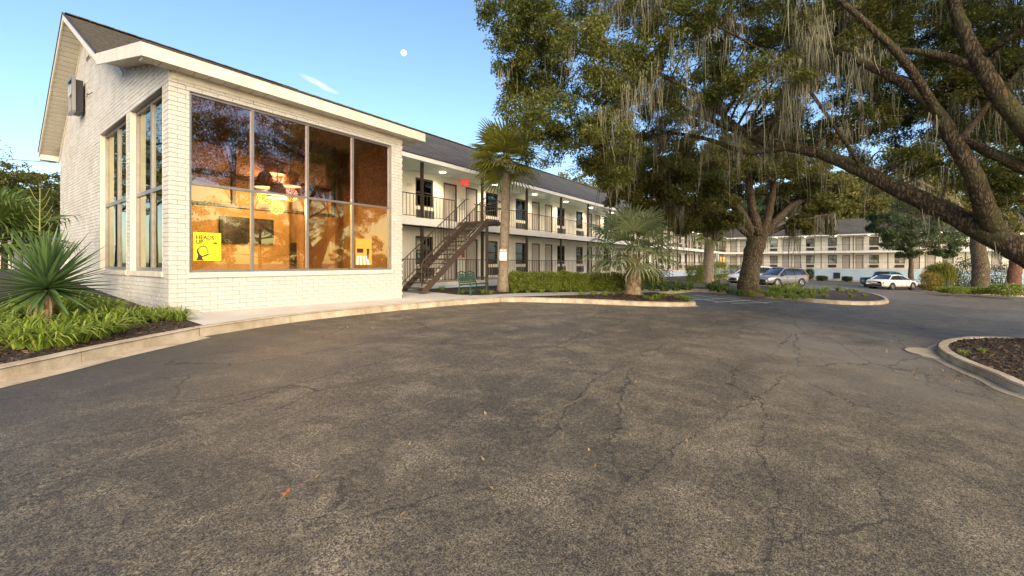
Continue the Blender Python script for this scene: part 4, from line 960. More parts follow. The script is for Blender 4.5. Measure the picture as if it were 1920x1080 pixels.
# spanish moss along the limbs and twigs
anch = []
allp = [p for p, r in sk if r < .5] + tw
rnd = random.Random(5)
for p in allp:
    d = p.x * CT + p.y * ST
    if d < 9.3: continue
    px, py = 960 + FPX * (p.x * ST - p.y * CT) / d, HOR - FPX * p.z / d
    dens = .07
    if 1380 < px < 1660 and -40 < py < 260: dens = .24
    elif 1120 < px < 1380 and 120 < py < 300: dens = .19
    elif 1650 < px < 1800 and 60 < py < 330: dens = .12
    elif px < 1120: dens = .012
    if 1180 < px < 1600 and py > 215: dens *= .6
    for _ in range(3):
        if rnd.random() < dens: anch.append((p + Vector((rnd.uniform(-.2, .2), rnd.uniform(-.2, .2), rnd.uniform(-.08, .0))), rnd.choice((.35, .5, .8, 1.1, 1.5))))
moss_mesh('spanish_moss', anch, M['moss'], oak, 16, lw=.0055, spread=.075)
print('OAK leaves', len(fine_pos), 'moss', len(anch))

# ------------------------------------------------------------------ other trees
def tree(name, label, base, limb_px, puff_px, leafmt, leafsize, nleaf, subr, trunk_r, barkmt='bark', group=None, moss=0, seed=3, nsub=14, cat='tree'):
    rg = np.random.default_rng(seed); t = thing(name, base, label, cat, group); wd = MB(); sk_ = []
    for pts, rad, n in limb_px: sk_ += limb_mesh(wd, pts, [q * .74 for q in rad], n)
    pos, cen = [], []
    for c, r in puff_px:
        a, _o, ce = puff_points(c, r, nsub, nleaf, subr * r, rg); pos.append(a); cen += [Vector(q) for q in ce[::5]]
    leaf_mesh('crown', np.concatenate(pos), leafsize, M[leafmt], t, .5, .5, None, 'stuff', rg)
    tw_ = branches_to(wd, sk_, [c for c, r in puff_px] + (cen[::2] if moss else []), trunk_r * .16, seed)
    wd.build('trunk', M[barkmt], t, True)
    if moss:
        rn = random.Random(seed); an = [(p, rn.choice((.6, .9, 1.3, 1.8))) for p in tw_ + [q for q, r in sk_ if r < trunk_r * .5] if rn.random() < moss * .55]
        moss_mesh('spanish_moss', an, M['moss'], t, 22, rg, .011, .16)
    return t
# oak in the parking island
B2 = G(1405, 550, RAISE); d2 = B2.x * CT + B2.y * ST
def p2(px, py, dd=0): return P(px, py, d2 + dd)
L2 = [([B2 - Vector((0, 0, .2)), p2(1404, 535), p2(1408, 500), p2(1418, 455), p2(1424, 432)], [1.05, .74, .64, .66, .60], 16),
      ([p2(1415, 450), p2(1400, 420), p2(1378, 385), p2(1345, 350, -1), p2(1300, 325, -2), p2(1250, 310, -3)], [.42, .38, .32, .24, .16, .08], 10),
      ([p2(1410, 445), p2(1385, 425), p2(1345, 400, -.5), p2(1300, 385, -1), p2(1255, 380, -2)], [.30, .26, .2, .14, .06], 10),
      ([p2(1425, 440), p2(1412, 400), p2(1405, 350), p2(1392, 300), p2(1370, 250)], [.36, .32, .25, .18, .08], 10),
      ([p2(1428, 440), p2(1440, 405), p2(1448, 360), p2(1455, 310), p2(1470, 250)], [.34, .3, .23, .16, .07], 10),
      ([p2(1432, 442), p2(1460, 410), p2(1495, 380, 1), p2(1540, 355, 2), p2(1590, 345, 3)], [.32, .28, .22, .15, .06], 10),
      ([p2(1432, 442), p2(1470, 425), p2(1520, 410, -1), p2(1560, 400, -1)], [.2, .17, .12, .05], 8)]
rg = np.random.default_rng(11); PF = []
for (px, py, dd, r) in ((1180, 345, -3, 1.5), (1225, 370, -2, 1.5), (1270, 395, -1, 1.4), (1215, 320, -3, 1.5), (1300, 355, -2, 1.6), (1340, 385, 0, 1.3), (1310, 410, 0, 1.0), (1255, 340, -3, 1.5), (1350, 320, 0, 1.7), (1400, 300, 1, 1.7), (1450, 310, 0, 1.6), (1500, 330, 1, 1.6), (1545, 350, 2, 1.6), (1600, 350, 3, 1.4), (1480, 370, 2, 1.3), (1530, 395, 0, 1.2), (1575, 385, 1, 1.2), (1620, 370, 3, 1.2), (1400, 345, 3, 1.5), (1360, 280, 2, 1.7), (1440, 265, 2, 1.8), (1520, 285, 3, 1.7), (1280, 290, -2, 1.6), (1170, 300, -2, 1.4), (1340, 430, 1, .7), (1500, 425, -.5, .7), (1550, 425, 0, .6), (1240, 405, -1, 1.0), (1290, 425, -.5, .7), (1360, 410, -1.5, .8), (1455, 400, 3, 1.0), (1140, 325, -1, 1.2)):
    PF.append((p2(px, py, dd), r))
tree('live_oak', 'spreading mossy oak growing in the parking island beside the cars', B2, L2, PF, 'oak_leaf_warm', .18, 4200, .36, .7, 'pale_bark', moss=.30, seed=11, nsub=16)
# oak in the pool garden
B3 = G(1838, 548, RAISE); d3 = B3.x * CT + B3.y * ST
def p3(px, py, dd=0): return P(px, py, d3 + dd)
L3 = [([B3 - Vector((0, 0, .2)), p3(1838, 535), p3(1838, 500), p3(1832, 440), p3(1826, 390), p3(1820, 340)], [1.2, .85, .75, .66, .6, .5], 14),
      ([p3(1830, 420), p3(1790, 380, -1), p3(1740, 350, -2), p3(1700, 330, -3)], [.4, .32, .24, .1], 10), ([p3(1830, 400), p3(1870, 360, 0), p3(1920, 330, 1)], [.4, .3, .1], 10), ([p3(1822, 360), p3(1810, 290), p3(1790, 230)], [.4, .28, .1], 10)]
PF = [(p3(px, py, dd), r) for px, py, dd, r in ((1720, 345, -2, 2.2), (1770, 330, -1, 2.4), (1830, 310, 0, 2.6), (1890, 330, 1, 2.4), (1945, 350, 1, 2.4), (1900, 390, 2, 2.0), (1870, 420, 1, 1.6), (1780, 270, 1, 2.6), (1860, 250, 1, 2.6), (1930, 280, 2, 2.4), (1700, 300, -1, 2.0), (1905, 440, 3, 1.3), (1780, 400, 0, 1.3), (1850, 380, -1, 1.5))]
tree('live_oak', 'tall oak with a thick pale trunk beside the pool fence', B3, L3, PF, 'far_leaf', .24, 1900, .36, .8, 'pale_bark', moss=.35, seed=13)
# rounder dark tree in front of the far wing
B4 = P(1708, 525, 52.0); d4 = B4.x * CT + B4.y * ST; B4.z = bz(B4.x, B4.y)
def p4(px, py, dd=0): return P(px, py, d4 + dd)
L4 = [([B4 - Vector((0, 0, .2)), p4(1708, 500), p4(1708, 470), p4(1712, 430), p4(1710, 390)], [.42, .32, .28, .24, .14], 10)]
PF = [(p4(px, py, dd), r) for px, py, dd, r in ((1670, 425, -1, 2.2), (1700, 400, 0, 2.6), (1745, 400, 0, 2.6), (1720, 440, -1.5, 2.4), (1685, 450, -1, 1.8), (1760, 440, 0, 2.2), (1780, 410, 1, 2.2), (1735, 365, 0, 2.4), (1690, 370, 0, 2.2), (1655, 400, -.5, 1.5), (1640, 425, -.5, .9), (1705, 470, -1, 1.3), (1770, 470, 0, 1.3), (1735, 345, 1, 2.0), (1800, 445, 1, 1.6))]
tree('shade_tree', 'dense dark green tree with hanging moss before the far wing', B4, L4, PF, 'far_leaf_green', .26, 2100, .36, .3, 'pale_bark', moss=.55, seed=14)
# woods behind the buildings
def backtree(i, px, py_top, d, rad, mt, label, group):
    z0 = gz(*P(px, 400, d).xy) if False else -2.2
    b = P(px, 480, d); b.z = -2.2; top = P(px, py_top, d); rg2 = random.Random(i); h = top.z - b.z
    LB_ = [([b, b.lerp(top, .35), b.lerp(top, .85)], [rad * .09, rad * .07, rad * .03], 7)]
    PFb = [(Vector((top.x + rg2.uniform(-1, 1) * rad * .85, top.y + rg2.uniform(-1, 1) * rad * .85, top.z - rad * .42 - rg2.uniform(0, .52) * h * .75)), rad * rg2.uniform(.34, .5)) for _ in range(15)] + [(top - Vector((0, 0, rad * .4)), rad * .45)]
    tree('background_tree', label, b, LB_, PFb, mt, .34 * d / 50, 900, .38, rad * .1, 'bark', group, seed=100 + i, nsub=12)
bl = (('yellow green', 'far_leaf'), ('dark green', 'far_leaf_green'))
for i, (px, py, d, rad, k, lb) in enumerate((
    (1068, 312, 52, 4.5, 0, 'yellow green tree rising behind the front wing roof'), (1120, 330, 58, 5, 0, 'second yellow green tree behind the front wing roof'), (1185, 340, 66, 5.5, 0, 'leafy tree behind the front wing near the parking oak'),
    (1260, 350, 80, 7, 0, 'tall yellow green tree behind the corner of the two wings'), (1360, 340, 100, 9, 1, 'dark tree behind the corner where the wings meet'),
    (1470, 330, 112, 10, 0, 'broad yellow green tree behind the left end of the far wing'), (1570, 335, 110, 10, 0, 'broad tree behind the middle of the far wing roof'), (1660, 330, 115, 10, 1, 'dark tree behind the far wing and the moss hung tree'), (1770, 330, 112, 10, 0, 'yellow green tree behind the right part of the far wing'), (1880, 350, 108, 10, 1, 'dark tree beyond the far wing at the right edge'), (1960, 380, 90, 9, 0, 'yellow green tree beyond the pool garden'),
    (8, 292, 34, 3.4, 0, 'leafy green tree at the left edge behind the white building'), (62, 318, 40, 3.6, 0, 'autumn coloured tree behind the low white building'), (110, 352, 46, 4.0, 0, 'olive tree beside the back corner of the lobby'), (-60, 330, 32, 4.0, 1, 'dark tree just beyond the left edge'), (-360, 40, 22, 5.0, 0, 'tree mirrored in the gable windows'), (-300, 120, 28, 4.5, 1, 'darker tree mirrored in the gable windows'))):
    backtree(i, px, py, d, rad, bl[k][1], lb, 'trees behind the buildings')

# unseen trees added behind the camera, only for the lobby glass to mirror
for i, (x, y, top, rad, k, lb) in enumerate(((11, -33, 7.5, 4.5, 0, 'unseen tree added for the left lobby pane to mirror'), (17.5, -36, 6.0, 4.0, 1, 'unseen low dark tree added for the lobby glass to mirror'), (24, -34, 8.0, 4.5, 0, 'unseen leafy tree added for the middle lobby pane to mirror'), (40, -38, 5.0, 4.0, 1, 'unseen small tree added for the right lobby pane to mirror'))):
    b = Vector((x, y, gz(x, y))); tp_ = Vector((x, y, top)); rg2 = random.Random(i + 300); h = top - b.z
    tree('mirrored_tree', lb, b, [([b, b.lerp(tp_, .35), b.lerp(tp_, .85)], [.35, .28, .1], 7)], [(Vector((x + rg2.uniform(-1, 1) * rad * .85, y + rg2.uniform(-1, 1) * rad * .85, top - rad * .4 - rg2.uniform(0, .6) * h * .8)), rad * rg2.uniform(.32, .48)) for _ in range(15)], bl[k][1], .3, 900, .38, .4, 'bark', 'unseen trees added for the lobby glass', seed=300 + i, nsub=12)

# ------------------------------------------------------------------ palms, yucca and garden plants
def fan(mb, o, d, pet, rad, nseg=20, spread=2.0, droop=.35, rnd=random):
    """a palm fan: petiole and radiating folded segments, tips hanging"""
    o, d = Vector(o), Vector(d).normalized(); side = d.cross(Vector((0, 0, 1)));
    if side.length < .05: side = Vector((1, 0, 0))
    side.normalize(); up = side.cross(d)
    e = o + d * pet - Vector((0, 0, pet * pet * .12)); mb.bar(o, e, .03, .018)
    for k in range(nseg):
        a = (k / (nseg - 1) - .5) * 2 * spread; L = rad * (1 - .28 * abs(a / spread) ** 2) * rnd.uniform(.88, 1.08)
        q = d * math.cos(a) + side * math.sin(a); w_ = (side * math.cos(a) - d * math.sin(a)) * .030 * rad
        p1 = e + q * L * .5 + up * .04 * L; dr = droop * rnd.uniform(.6, 1.4); p2_ = e + q * L * .82 + Vector((0, 0, -dr * L * .25)); p3_ = e + q * L * (.98 - dr * .2) + Vector((0, 0, -dr * L * .75))
        fold = up * .012
        mb.add([e - w_ * .2, e + w_ * .2, p1 - w_ + fold, p1 + w_ - fold, p2_ - w_ * .7, p2_ + w_ * .7, p3_], [(0, 1, 3, 2), (2, 3, 5, 4), (4, 5, 6)])
def palm(name, label, base, lean_top, r0, r1, crown, pet, rad, nf, mt, droop, seed, bark='palm_bark', low=-.75, boots=0, cat='palm tree', group=None, barkn=14):
    t = thing(name, base, label, cat, group); rnd = random.Random(seed); base, top = Vector(base), Vector(lean_top)
    pts = [base.lerp(top, k / 14) for k in range(15)]; m = MB(); m.tube(pts, [r0 + (r1 - r0) * k / 14 + (.05 * r0 * (k % 2)) + (.30 * r0 if k == 0 else 0) for k in range(15)], barkn, True, .04); m.build('trunk', M[bark], t, True)
    for k in range(boots):
        f = .06 + .9 * k / boots; a = k * 2.4; p = base.lerp(top, f); rr = r0 + (r1 - r0) * f; u = Vector((math.cos(a), math.sin(a), 0)); s = Vector((-u.y, u.x, 0)); h = (top - base).length
        L = min(.42, h * .3); q = MB(); b0 = p + u * rr * .92
        q.add([b0 - s * .07, b0 + s * .07, b0 + u * .07 + s * .05 + Vector((0, 0, L * .5)), b0 + u * .07 - s * .05 + Vector((0, 0, L * .5)), b0 + u * .24 + s * .02 + Vector((0, 0, L)), b0 + u * .24 - s * .02 + Vector((0, 0, L)), b0 + u * .03 + Vector((0, 0, L * .5))], [(0, 1, 2, 3), (3, 2, 4, 5), (1, 6, 2), (0, 3, 6), (0, 6, 1)])
        q.build('leaf_base', M['palm_boot'], t)
    c = Vector(crown)
    for k in range(nf):
        f = (k + .5) / nf; el = 1.35 - f * (1.35 - low); a = k * 2.39996 + rnd.uniform(-.2, .2)
        d = Vector((math.cos(a) * math.cos(el), math.sin(a) * math.cos(el), math.sin(el))); q = MB(); fan(q, c, d, pet * rnd.uniform(.8, 1.15), rad * rnd.uniform(.85, 1.1), 22, 1.9, droop * (1 + .6 * f), rnd)
        q.build('frond', M[mt], t)
    return t
# tall cabbage palm by the bench, with its notice
pb = Vector((14.65, 11.25, 0)); pb.z = bz(pb.x, pb.y)
dp = pb.x * CT + pb.y * ST; ptop = P(950, 322, dp)
palm('cabbage_palm', 'tall slim cabbage palm beside the bench and stairs', pb, ptop, .23, .17, P(951, 296, dp), .85, 1.2, 46, 'palm_leaf', .12, 4, low=-.65, boots=0)
sg = P(943.5, 478, dp - .32); tgt = thing('notice_board', sg, 'small white notice with a red heading on the tall palm trunk', 'sign')
fx = Vector((ST, -CT, 0)); fy = Vector((CT, ST, 0))
def plate(nm, w0, w1, z0, z1, mt, dd): 
    m = MB(); v = [sg + fx * a + Vector((0, 0, b)) - fy * e for e in (dd, dd - .012) for a, b in ((w0, z0), (w1, z0), (w1, z1), (w0, z1))]; m.add(v, [(0, 1, 2, 3), (7, 6, 5, 4), (0, 4, 5, 1), (1, 5, 6, 2), (2, 6, 7, 3), (3, 7, 4, 0)]); m.build(nm, M[mt], tgt)
plate('board', -.155, .155, -.24, .13, 'sign_white', .0); plate('heading', -.155, .155, .132, .26, 'sign_red', .001); plate('print_line', -.08, .04, .03, .05, 'ac_metal', .016); plate('print_line', -.02, .09, .0, .018, 'ac_metal', .016); plate('print_line', -.06, .05, -.21, -.195, 'ac_metal', .016); plate('print_line', -.12, -.02, .17, .22, 'print_white', .017); plate('print_line', .02, .12, .17, .22, 'print_white', .017)
# young palm in the front bed
qb = G(1187, 552, RAISE); dq = qb.x * CT + qb.y * ST
palm('young_palm', 'young bushy palm with silvery arching fronds in the front bed', qb, P(1187, 482, dq), .36, .30, P(1187, 466, dq), 1.35, 1.35, 36, 'silver_palm_leaf', .30, 6, 'palm_boot', low=-.45, boots=60, barkn=12)
# slim palm further along, its head inside the oak
rb = G(1326, 531, RAISE); dr_ = rb.x * CT + rb.y * ST
palm('cabbage_palm', 'slim palm whose head is lost in the parking oak', rb, P(1330, 452, dr_), .50, .30, P(1330, 440, dr_), .7, 1.1, 14, 'palm_leaf', .4, 7)
# palms in the pool garden
pb3 = G(1765, 541, RAISE); d_ = pb3.x * CT + pb3.y * ST
palm('small_palm', 'small arching palm behind the pool fence', pb3, P(1765, 520, d_), .25, .2, P(1765, 515, d_), .5, 1.5, 26, 'palm_leaf', .9, 8, 'palm_boot', low=-.1)
pb4 = G(1897, 549, RAISE); d_ = pb4.x * CT + pb4.y * ST
palm('red_palm', 'reddish stocky palm trunk at the right end of the pool fence', pb4, P(1906, 490, d_), .50, .42, P(1908, 470, d_), .6, 1.4, 20, 'palm_leaf', .5, 9, 'red_boot' if mat('red_boot', (.09, .038, .022), .9, col2=(.19, .085, .05), vscale=5, bump=1, bscale=12) else '', low=.0, boots=20)

def blade(L, w_, bend, n=5, fold=.25):
    m = MB()
    for k in range(n + 1):
        t = k / n; x = L * t * math.cos(bend * t * .6); z = L * (t - .0) * .0 - L * bend * .35 * t * t; ww = w_ * (math.sin(math.pi * min(1, .22 + .78 * t)) if t < .98 else .03)
        m.v += [(x, -ww / 2, z + ww * fold), (x, 0, z), (x, ww / 2, z + ww * fold)]
    for k in range(n):
        for j in (0, 1): m.f.append((k * 3 + j, k * 3 + j + 1, k * 3 + j + 4, k * 3 + j + 3))
    return m
def mesh_of(m, mt):
    me = bpy.data.meshes.new('blade'); me.from_pydata(m.v, [], m.f); me.update(); me.materials.append(M[mt]); return me
YB = [mesh_of(blade(1.0, .085, b), 'yucca_leaf') for b in (.02, .12, .28)]; YD = mesh_of(blade(.5, .05, .9), 'dry_leaf')
def yucca(base, h, nb, label, scale=1.0, seed=1, stalk=None, name='yucca'):
    t = thing(name, base, label, 'plant'); rnd = random.Random(seed); base = Vector(base); top = base + Vector((.05, 0, h))
    m = MB(); m.tube([base.lerp(top, k / 8) for k in range(9)], [.125 * scale - .003 * k + (.016 if k % 2 else 0) for k in range(9)], 12, True, .06); m.build('trunk', M['palm_boot'], t)
    for k in range(nb):
        f = (k + .5) / nb; el = 1.45 - f * 1.95; a = k * 2.39996 + rnd.uniform(-.25, .25)
        me = YB[0] if f < .5 else YB[1] if f < .8 else YB[2]; s = scale * rnd.uniform(.8, 1.12)
        o = inst('leaf_blade', me, t, top + Vector((0, 0, .12 * (1 - f))), scale=(s, s, s)); o.rotation_euler = Vector((math.cos(a) * math.cos(el), math.sin(a) * math.cos(el), math.sin(el))).to_track_quat('X', 'Z').to_euler()
    for k in range(9):
        a = k * 2.4; o = inst('dead_blade', YD, t, top + Vector((math.cos(a) * .12, math.sin(a) * .12, -.02 - .2 * rnd.random())), (0, R(62) + rnd.uniform(-.2, .2), a), (scale, scale, scale))
    return t
yb = P(80, 600, 7.3); yb.z = bz(yb.x, yb.y)
yucca(yb, P(82, 545, 7.3).z - yb.z, 135, 'spiky dark green yucca on a short trunk left of the lobby', 1.0, 3)
y2 = P(-30, 520, 9.5); y2.z = bz(y2.x, y2.y)
palm('fan_palmetto', 'dark fan palmetto at the left edge behind the yucca', y2, y2 + Vector((0, 0, 1.0)), .2, .2, P(-25, 452, 9.5), .7, 1.05, 26, 'fern_leaf', .3, 15, 'palm_boot', low=-.2, cat='plant')
# yellow flower stalk standing behind the yucca
sb = P(74, 500, 9.5); sb.z = bz(sb.x, sb.y); t = thing('flower_stalk', sb, 'thin yellow green branched flower stalk behind the yucca', 'plant')
tp = P(75, 352, 9.5); MB().tube([sb, tp], [.024, .008], 6).build('stem', M['stalk'], t)
for k in range(12):
    f = .5 + .45 * (k // 2) / 6; p = sb.lerp(tp, f); sgn = -1 if k % 2 else 1; e = p + fx * sgn * (.34 - .22 * (f - .5)) * random.uniform(.8, 1.1) + Vector((0, 0, .33)); MB().tube(spline([p, p.lerp(e, .5) - Vector((0, 0, .06)), e], 3), .006, 4).build('branch', M['stalk'], t)
# strap leaved clumps
def clump_mesh(n, L, w_, mt, seed, spread=1.0, rise=.9):
    rnd = np.random.default_rng(seed); V, F = [], []; b = 0
    for _ in range(n):
        a = rnd.uniform(0, 2 * math.pi); r0 = rnd.uniform(0, .10) * spread; l = L * rnd.uniform(.6, 1.15); out = rnd.uniform(.25, 1.0) * spread; c, s_ = math.cos(a), math.sin(a); tw_ = rnd.uniform(-.4, .4)
        for k in range(5):
            t = k / 4; rr = r0 + l * out * (t ** 1.2) * .8; z = l * rise * (t * 1.35 - t * t * (.45 + .75 * out)); ww = w_ * (1 - t ** 2.5) * .5 + .0006
            px, py = -s_ * ww, c * ww; x, y = c * rr + -s_ * tw_ * t * l * .3, s_ * rr + c * tw_ * t * l * .3
            V += [(x - px, y - py, z), (x + px, y + py, z + ww * .4)]
        F += [(b + 2 * k, b + 2 * k + 1, b + 2 * k + 3, b + 2 * k + 2) for k in range(4)]; b += 10
    me = bpy.data.meshes.new('leaves'); me.from_pydata(V, [], F); me.update(); me.materials.append(M[mt]); return me
LIL = [clump_mesh(85, .52, .026, 'lily_leaf', s) for s in (1, 2, 3)]; TUFT = [clump_mesh(60, .28, .014, 'lily_leaf', s) for s in (4, 5)]; FERN = [clump_mesh(70, .55, .07, 'fern_leaf', s) for s in (6, 7)]
def plant(name, me, x, y, s, label, group, cat='plant', dz=0, rz=None, off=None):
    o = bpy.data.objects.new(name, me); COL.objects.link(o); o.location = (x, y, (bz(x, y) if off is None else gz(x, y) + off) + dz - .01); o.rotation_euler = (0, 0, random.uniform(0, 6) if rz is None else rz); o.scale = (s, s, s); return tag(o, label, cat, group)
k = 0
ORD = ('first', 'second', 'third', 'fourth', 'fifth', 'sixth', 'seventh', 'eighth', 'ninth', 'tenth', 'eleventh', 'twelfth')
def rows(name, meshes, spots, tail, group, s0, s1):
    """spots: rows of (px, py) or (px, py, scale); labels count each row from the left"""
    global k
    for rw, pts in spots:
        for i, q in enumerate(sorted(pts)):
            p = G(q[0], q[1], RAISE); sc_ = q[2] if len(q) > 2 else random.uniform(s0, s1)
            plant(name, meshes[k % len(meshes)], p.x, p.y, sc_, ORD[i] + ' ' + tail + ' from the left, ' + rw, group); k += 1
rows('strap_leaf_clump', LIL, (('front row by the kerb', ((-40, 648), (5, 645), (40, 652), (78, 655), (112, 650), (150, 640), (190, 632), (222, 622))), ('second row', ((-30, 625), (20, 626), (60, 628), (98, 626), (135, 620), (172, 612), (206, 608), (236, 606))), ('middle row by the yucca', ((-15, 604), (30, 602), (62, 600), (120, 606), (160, 598), (200, 594))), ('back row', ((30, 582), (100, 580), (140, 582), (180, 580), (215, 584)))), 'strap leaved clump left of the lobby', 'strap leaved clumps left of the lobby', 1.0, 1.35)
rows('strap_leaf_clump', LIL, (('row nearest the kerb', ((262, 607), (290, 603), (320, 600), (338, 601))), ('row against the wall', ((275, 597), (305, 594)))), 'strap leaved clump at the lobby corner', 'strap leaved clumps at the lobby corner', .75, .95)
rows('low_plant', TUFT, (('beside the bench', ((828, 543), (868, 549), (885, 548), (905, 549), (920, 550))), ('below the hedge', ((965, 549), (990, 549), (1015, 549), (1040, 549)))), 'small green tuft', 'green tufts by the bench', .8, 1.2)
rows('low_plant', TUFT, (('left of the young palm', ((1090, 553), (1112, 553), (1135, 554), (1150, 552))), ('right of the young palm', ((1210, 560), (1222, 562), (1232, 560), (1248, 556), (1262, 557), (1278, 561), (1288, 563)))), 'yellow green tuft', 'tufts in the palm bed', .9, 1.4)
p = G(1163, 550, RAISE); plant('strap_leaf_clump', LIL[1], p.x, p.y, .85, 'pale spiky clump at the foot of the young palm', 'palm foot clump')
rows('broad_leaf_plant', FERN, (('right of the young palm', ((1222, 545, 1.5), (1245, 546, 1.7), (1268, 545, 1.8), (1290, 544, 1.5), (1200, 545, 1.2), (1255, 541, 1.6), (1235, 542, 1.6), (1280, 542, 1.5))),), 'broad leaved green plant', 'broad leaved plants by the far steps', 1, 1)
rows('broad_leaf_plant', FERN, (('left of the parking oak trunk', ((1335, 545, 1.6), (1350, 548, 1.5), (1368, 551, 1.2), (1388, 553, .9), (1342, 541, 1.6), (1360, 545, 1.4))),), 'leafy plant', 'leafy plants left of the parking oak', 1, 1)
rows('strap_leaf_clump', LIL, (('front row under the parking oak', ((1410, 555, 1.0), (1422, 552, 1.3), (1440, 556, 1.2), (1455, 559, 1.1), (1475, 559, 1.1), (1490, 561, 1.0), (1508, 560, 1.0), (1525, 558, 1.0))), ('middle row under the parking oak', ((1460, 552, 1.8), (1480, 553, 1.9), (1500, 553, 1.8), (1520, 552, 1.5), (1540, 550, 1.4), (1448, 549, 1.5))), ('back row beside the grey suv', ((1470, 546, 1.8), (1490, 546, 1.8), (1550, 545, 1.2), (1572, 545, 1.2), (1590, 548, 1.0), (1605, 549, 1.0))), ('on the bare end of the island', ((1547, 558, .8), (1595, 558, .8), (1620, 556, .7)))), 'yellow green clump', 'clumps under the parking oak', 1, 1)
for (px, py) in ((1805, 664), (1842, 660)):
    p = G(px, py, .125); plant('weed', TUFT[k % 2], p.x, p.y, .62, 'small weed near the rounded end of the right island' if px < 1820 else 'small weed in the middle of the right island', None, off=.125); k += 1
# clipped hedge shrubs
def shrub(px, py, wpx, h, depth, label, group, mt='hedge_leaf', nl=9000, size=.078, name='hedge_shrub', seed=0, tall=1.0):
    rg = np.random.default_rng(seed + 50); b = G(px, py, RAISE); d = b.x * CT + b.y * ST; hw = wpx * d / FPX / 2
    t = thing(name, b, label, 'shrub', group)
    q = rg.uniform(-1, 1, (nl * 2, 3)); n8 = (np.abs(q) ** 4).sum(1) ** .25; s_ = np.clip(rg.uniform(.55, 1.06, nl * 2), 0, 1.05) / n8; q = q * s_[:, None]; q = q[:nl]
    lump = 1 + .10 * np.sin(q[:, 0] * 5 + seed) * np.cos(q[:, 2] * 4 + seed) + .05 * rg.normal(size=nl)
    q *= lump[:, None]
    loc = np.stack([q[:, 0] * hw, q[:, 1] * depth / 2, (q[:, 2] * .5 + .5) * h + .06], 1)
    ang = TH - R(90) + R(0); c, s2_ = math.cos(ang), math.sin(ang); w_ = np.stack([loc[:, 0] * c - loc[:, 1] * s2_ + b.x, loc[:, 0] * s2_ + loc[:, 1] * c + b.y, loc[:, 2] + b.z], 1)
    leaf_mesh('foliage', w_, size, M[mt], t, .5, .6, None, 'stuff', rg)
    m = MB()
    for k in range(7):
        a = rg.uniform(0, 6.28); e = b + Vector((math.cos(a) * hw * .7, math.sin(a) * depth * .3, h * .8)); m.tube([b + Vector((math.cos(a) * .05, math.sin(a) * .05, -.02)), b.lerp(e, .5), e], [.015, .011, .005], 5)
    m.build('stems', M['bark'], t)
hn = ('first', 'second', 'third', 'fourth', 'fifth', 'sixth')
for i, (px, wpx) in enumerate(((976, 52), (1020, 52), (1058, 34), (1086, 34), (1117, 40), (1150, 44))):
    shrub(px, 546 + (i % 2), wpx, .80 + .03 * (i % 3), 1.0, hn[i] + ' clipped hedge shrub counting right from the tall palm', 'clipped hedge right of the palm', seed=i)
shrub(1222, 541, 36, .95, 1.0, 'rounded hedge shrub just right of the young palm', None, seed=8)
for i, (px, py, wpx, h, lb) in enumerate(((1302, 531, 30, 1.35, 'round hedge shrub left of the slim palm'), (1320, 529, 20, 1.3, 'narrow hedge shrub touching the slim palm'), (1348, 528, 32, 1.75, 'tall bright hedge shrub between slim palm and red car'), (1378, 518, 24, 1.6, 'dark shrub behind the red car'))):
    shrub(px, py, wpx, h, 1.2, lb, None, nl=3200, size=.10, seed=20 + i, mt='hedge_leaf' if i < 3 else 'far_leaf_green')
for i, (px, py, wpx, h, mt_, lb) in enumerate(((1745, 545, 22, 1.5, 'gold_leaf', 'golden yellow shrub at the nose of the white car'), (1812, 545, 26, 3.1, 'far_leaf_green', 'tall dark shrub left of the pool oak trunk'), (1876, 547, 34, 2.6, 'far_leaf_green', 'broad dark shrub right of the pool oak trunk'), (1786, 551, 40, .5, 'hedge_leaf', 'low hedge along the pool garden kerb'), (1890, 556, 50, .9, 'hedge_leaf', 'low olive shrub at the right edge of the pool garden'), (1835, 552, 36, .5, 'hedge_leaf', 'low planting round the pool oak foot'), (1518, 524, 8, 1.4, 'far_leaf_green', 'small round shrub on the blue plinth beside the grey car'), (1541, 527, 12, .6, 'far_leaf_green', 'low shrub left of the plinth hatch'), (1588, 528, 8, .6, 'far_leaf_green', 'low shrub right of the plinth hatch'))):
    if 'gold_leaf' not in M: leafmat('gold_leaf', [(.12, .09, .02), (.22, .17, .03), (.33, .25, .04), (.42, .33, .06)], .35)
    shrub(px, py, wpx, h, 1.4, lb, None, mt=mt_, nl=2200, size=.13, seed=40 + i)

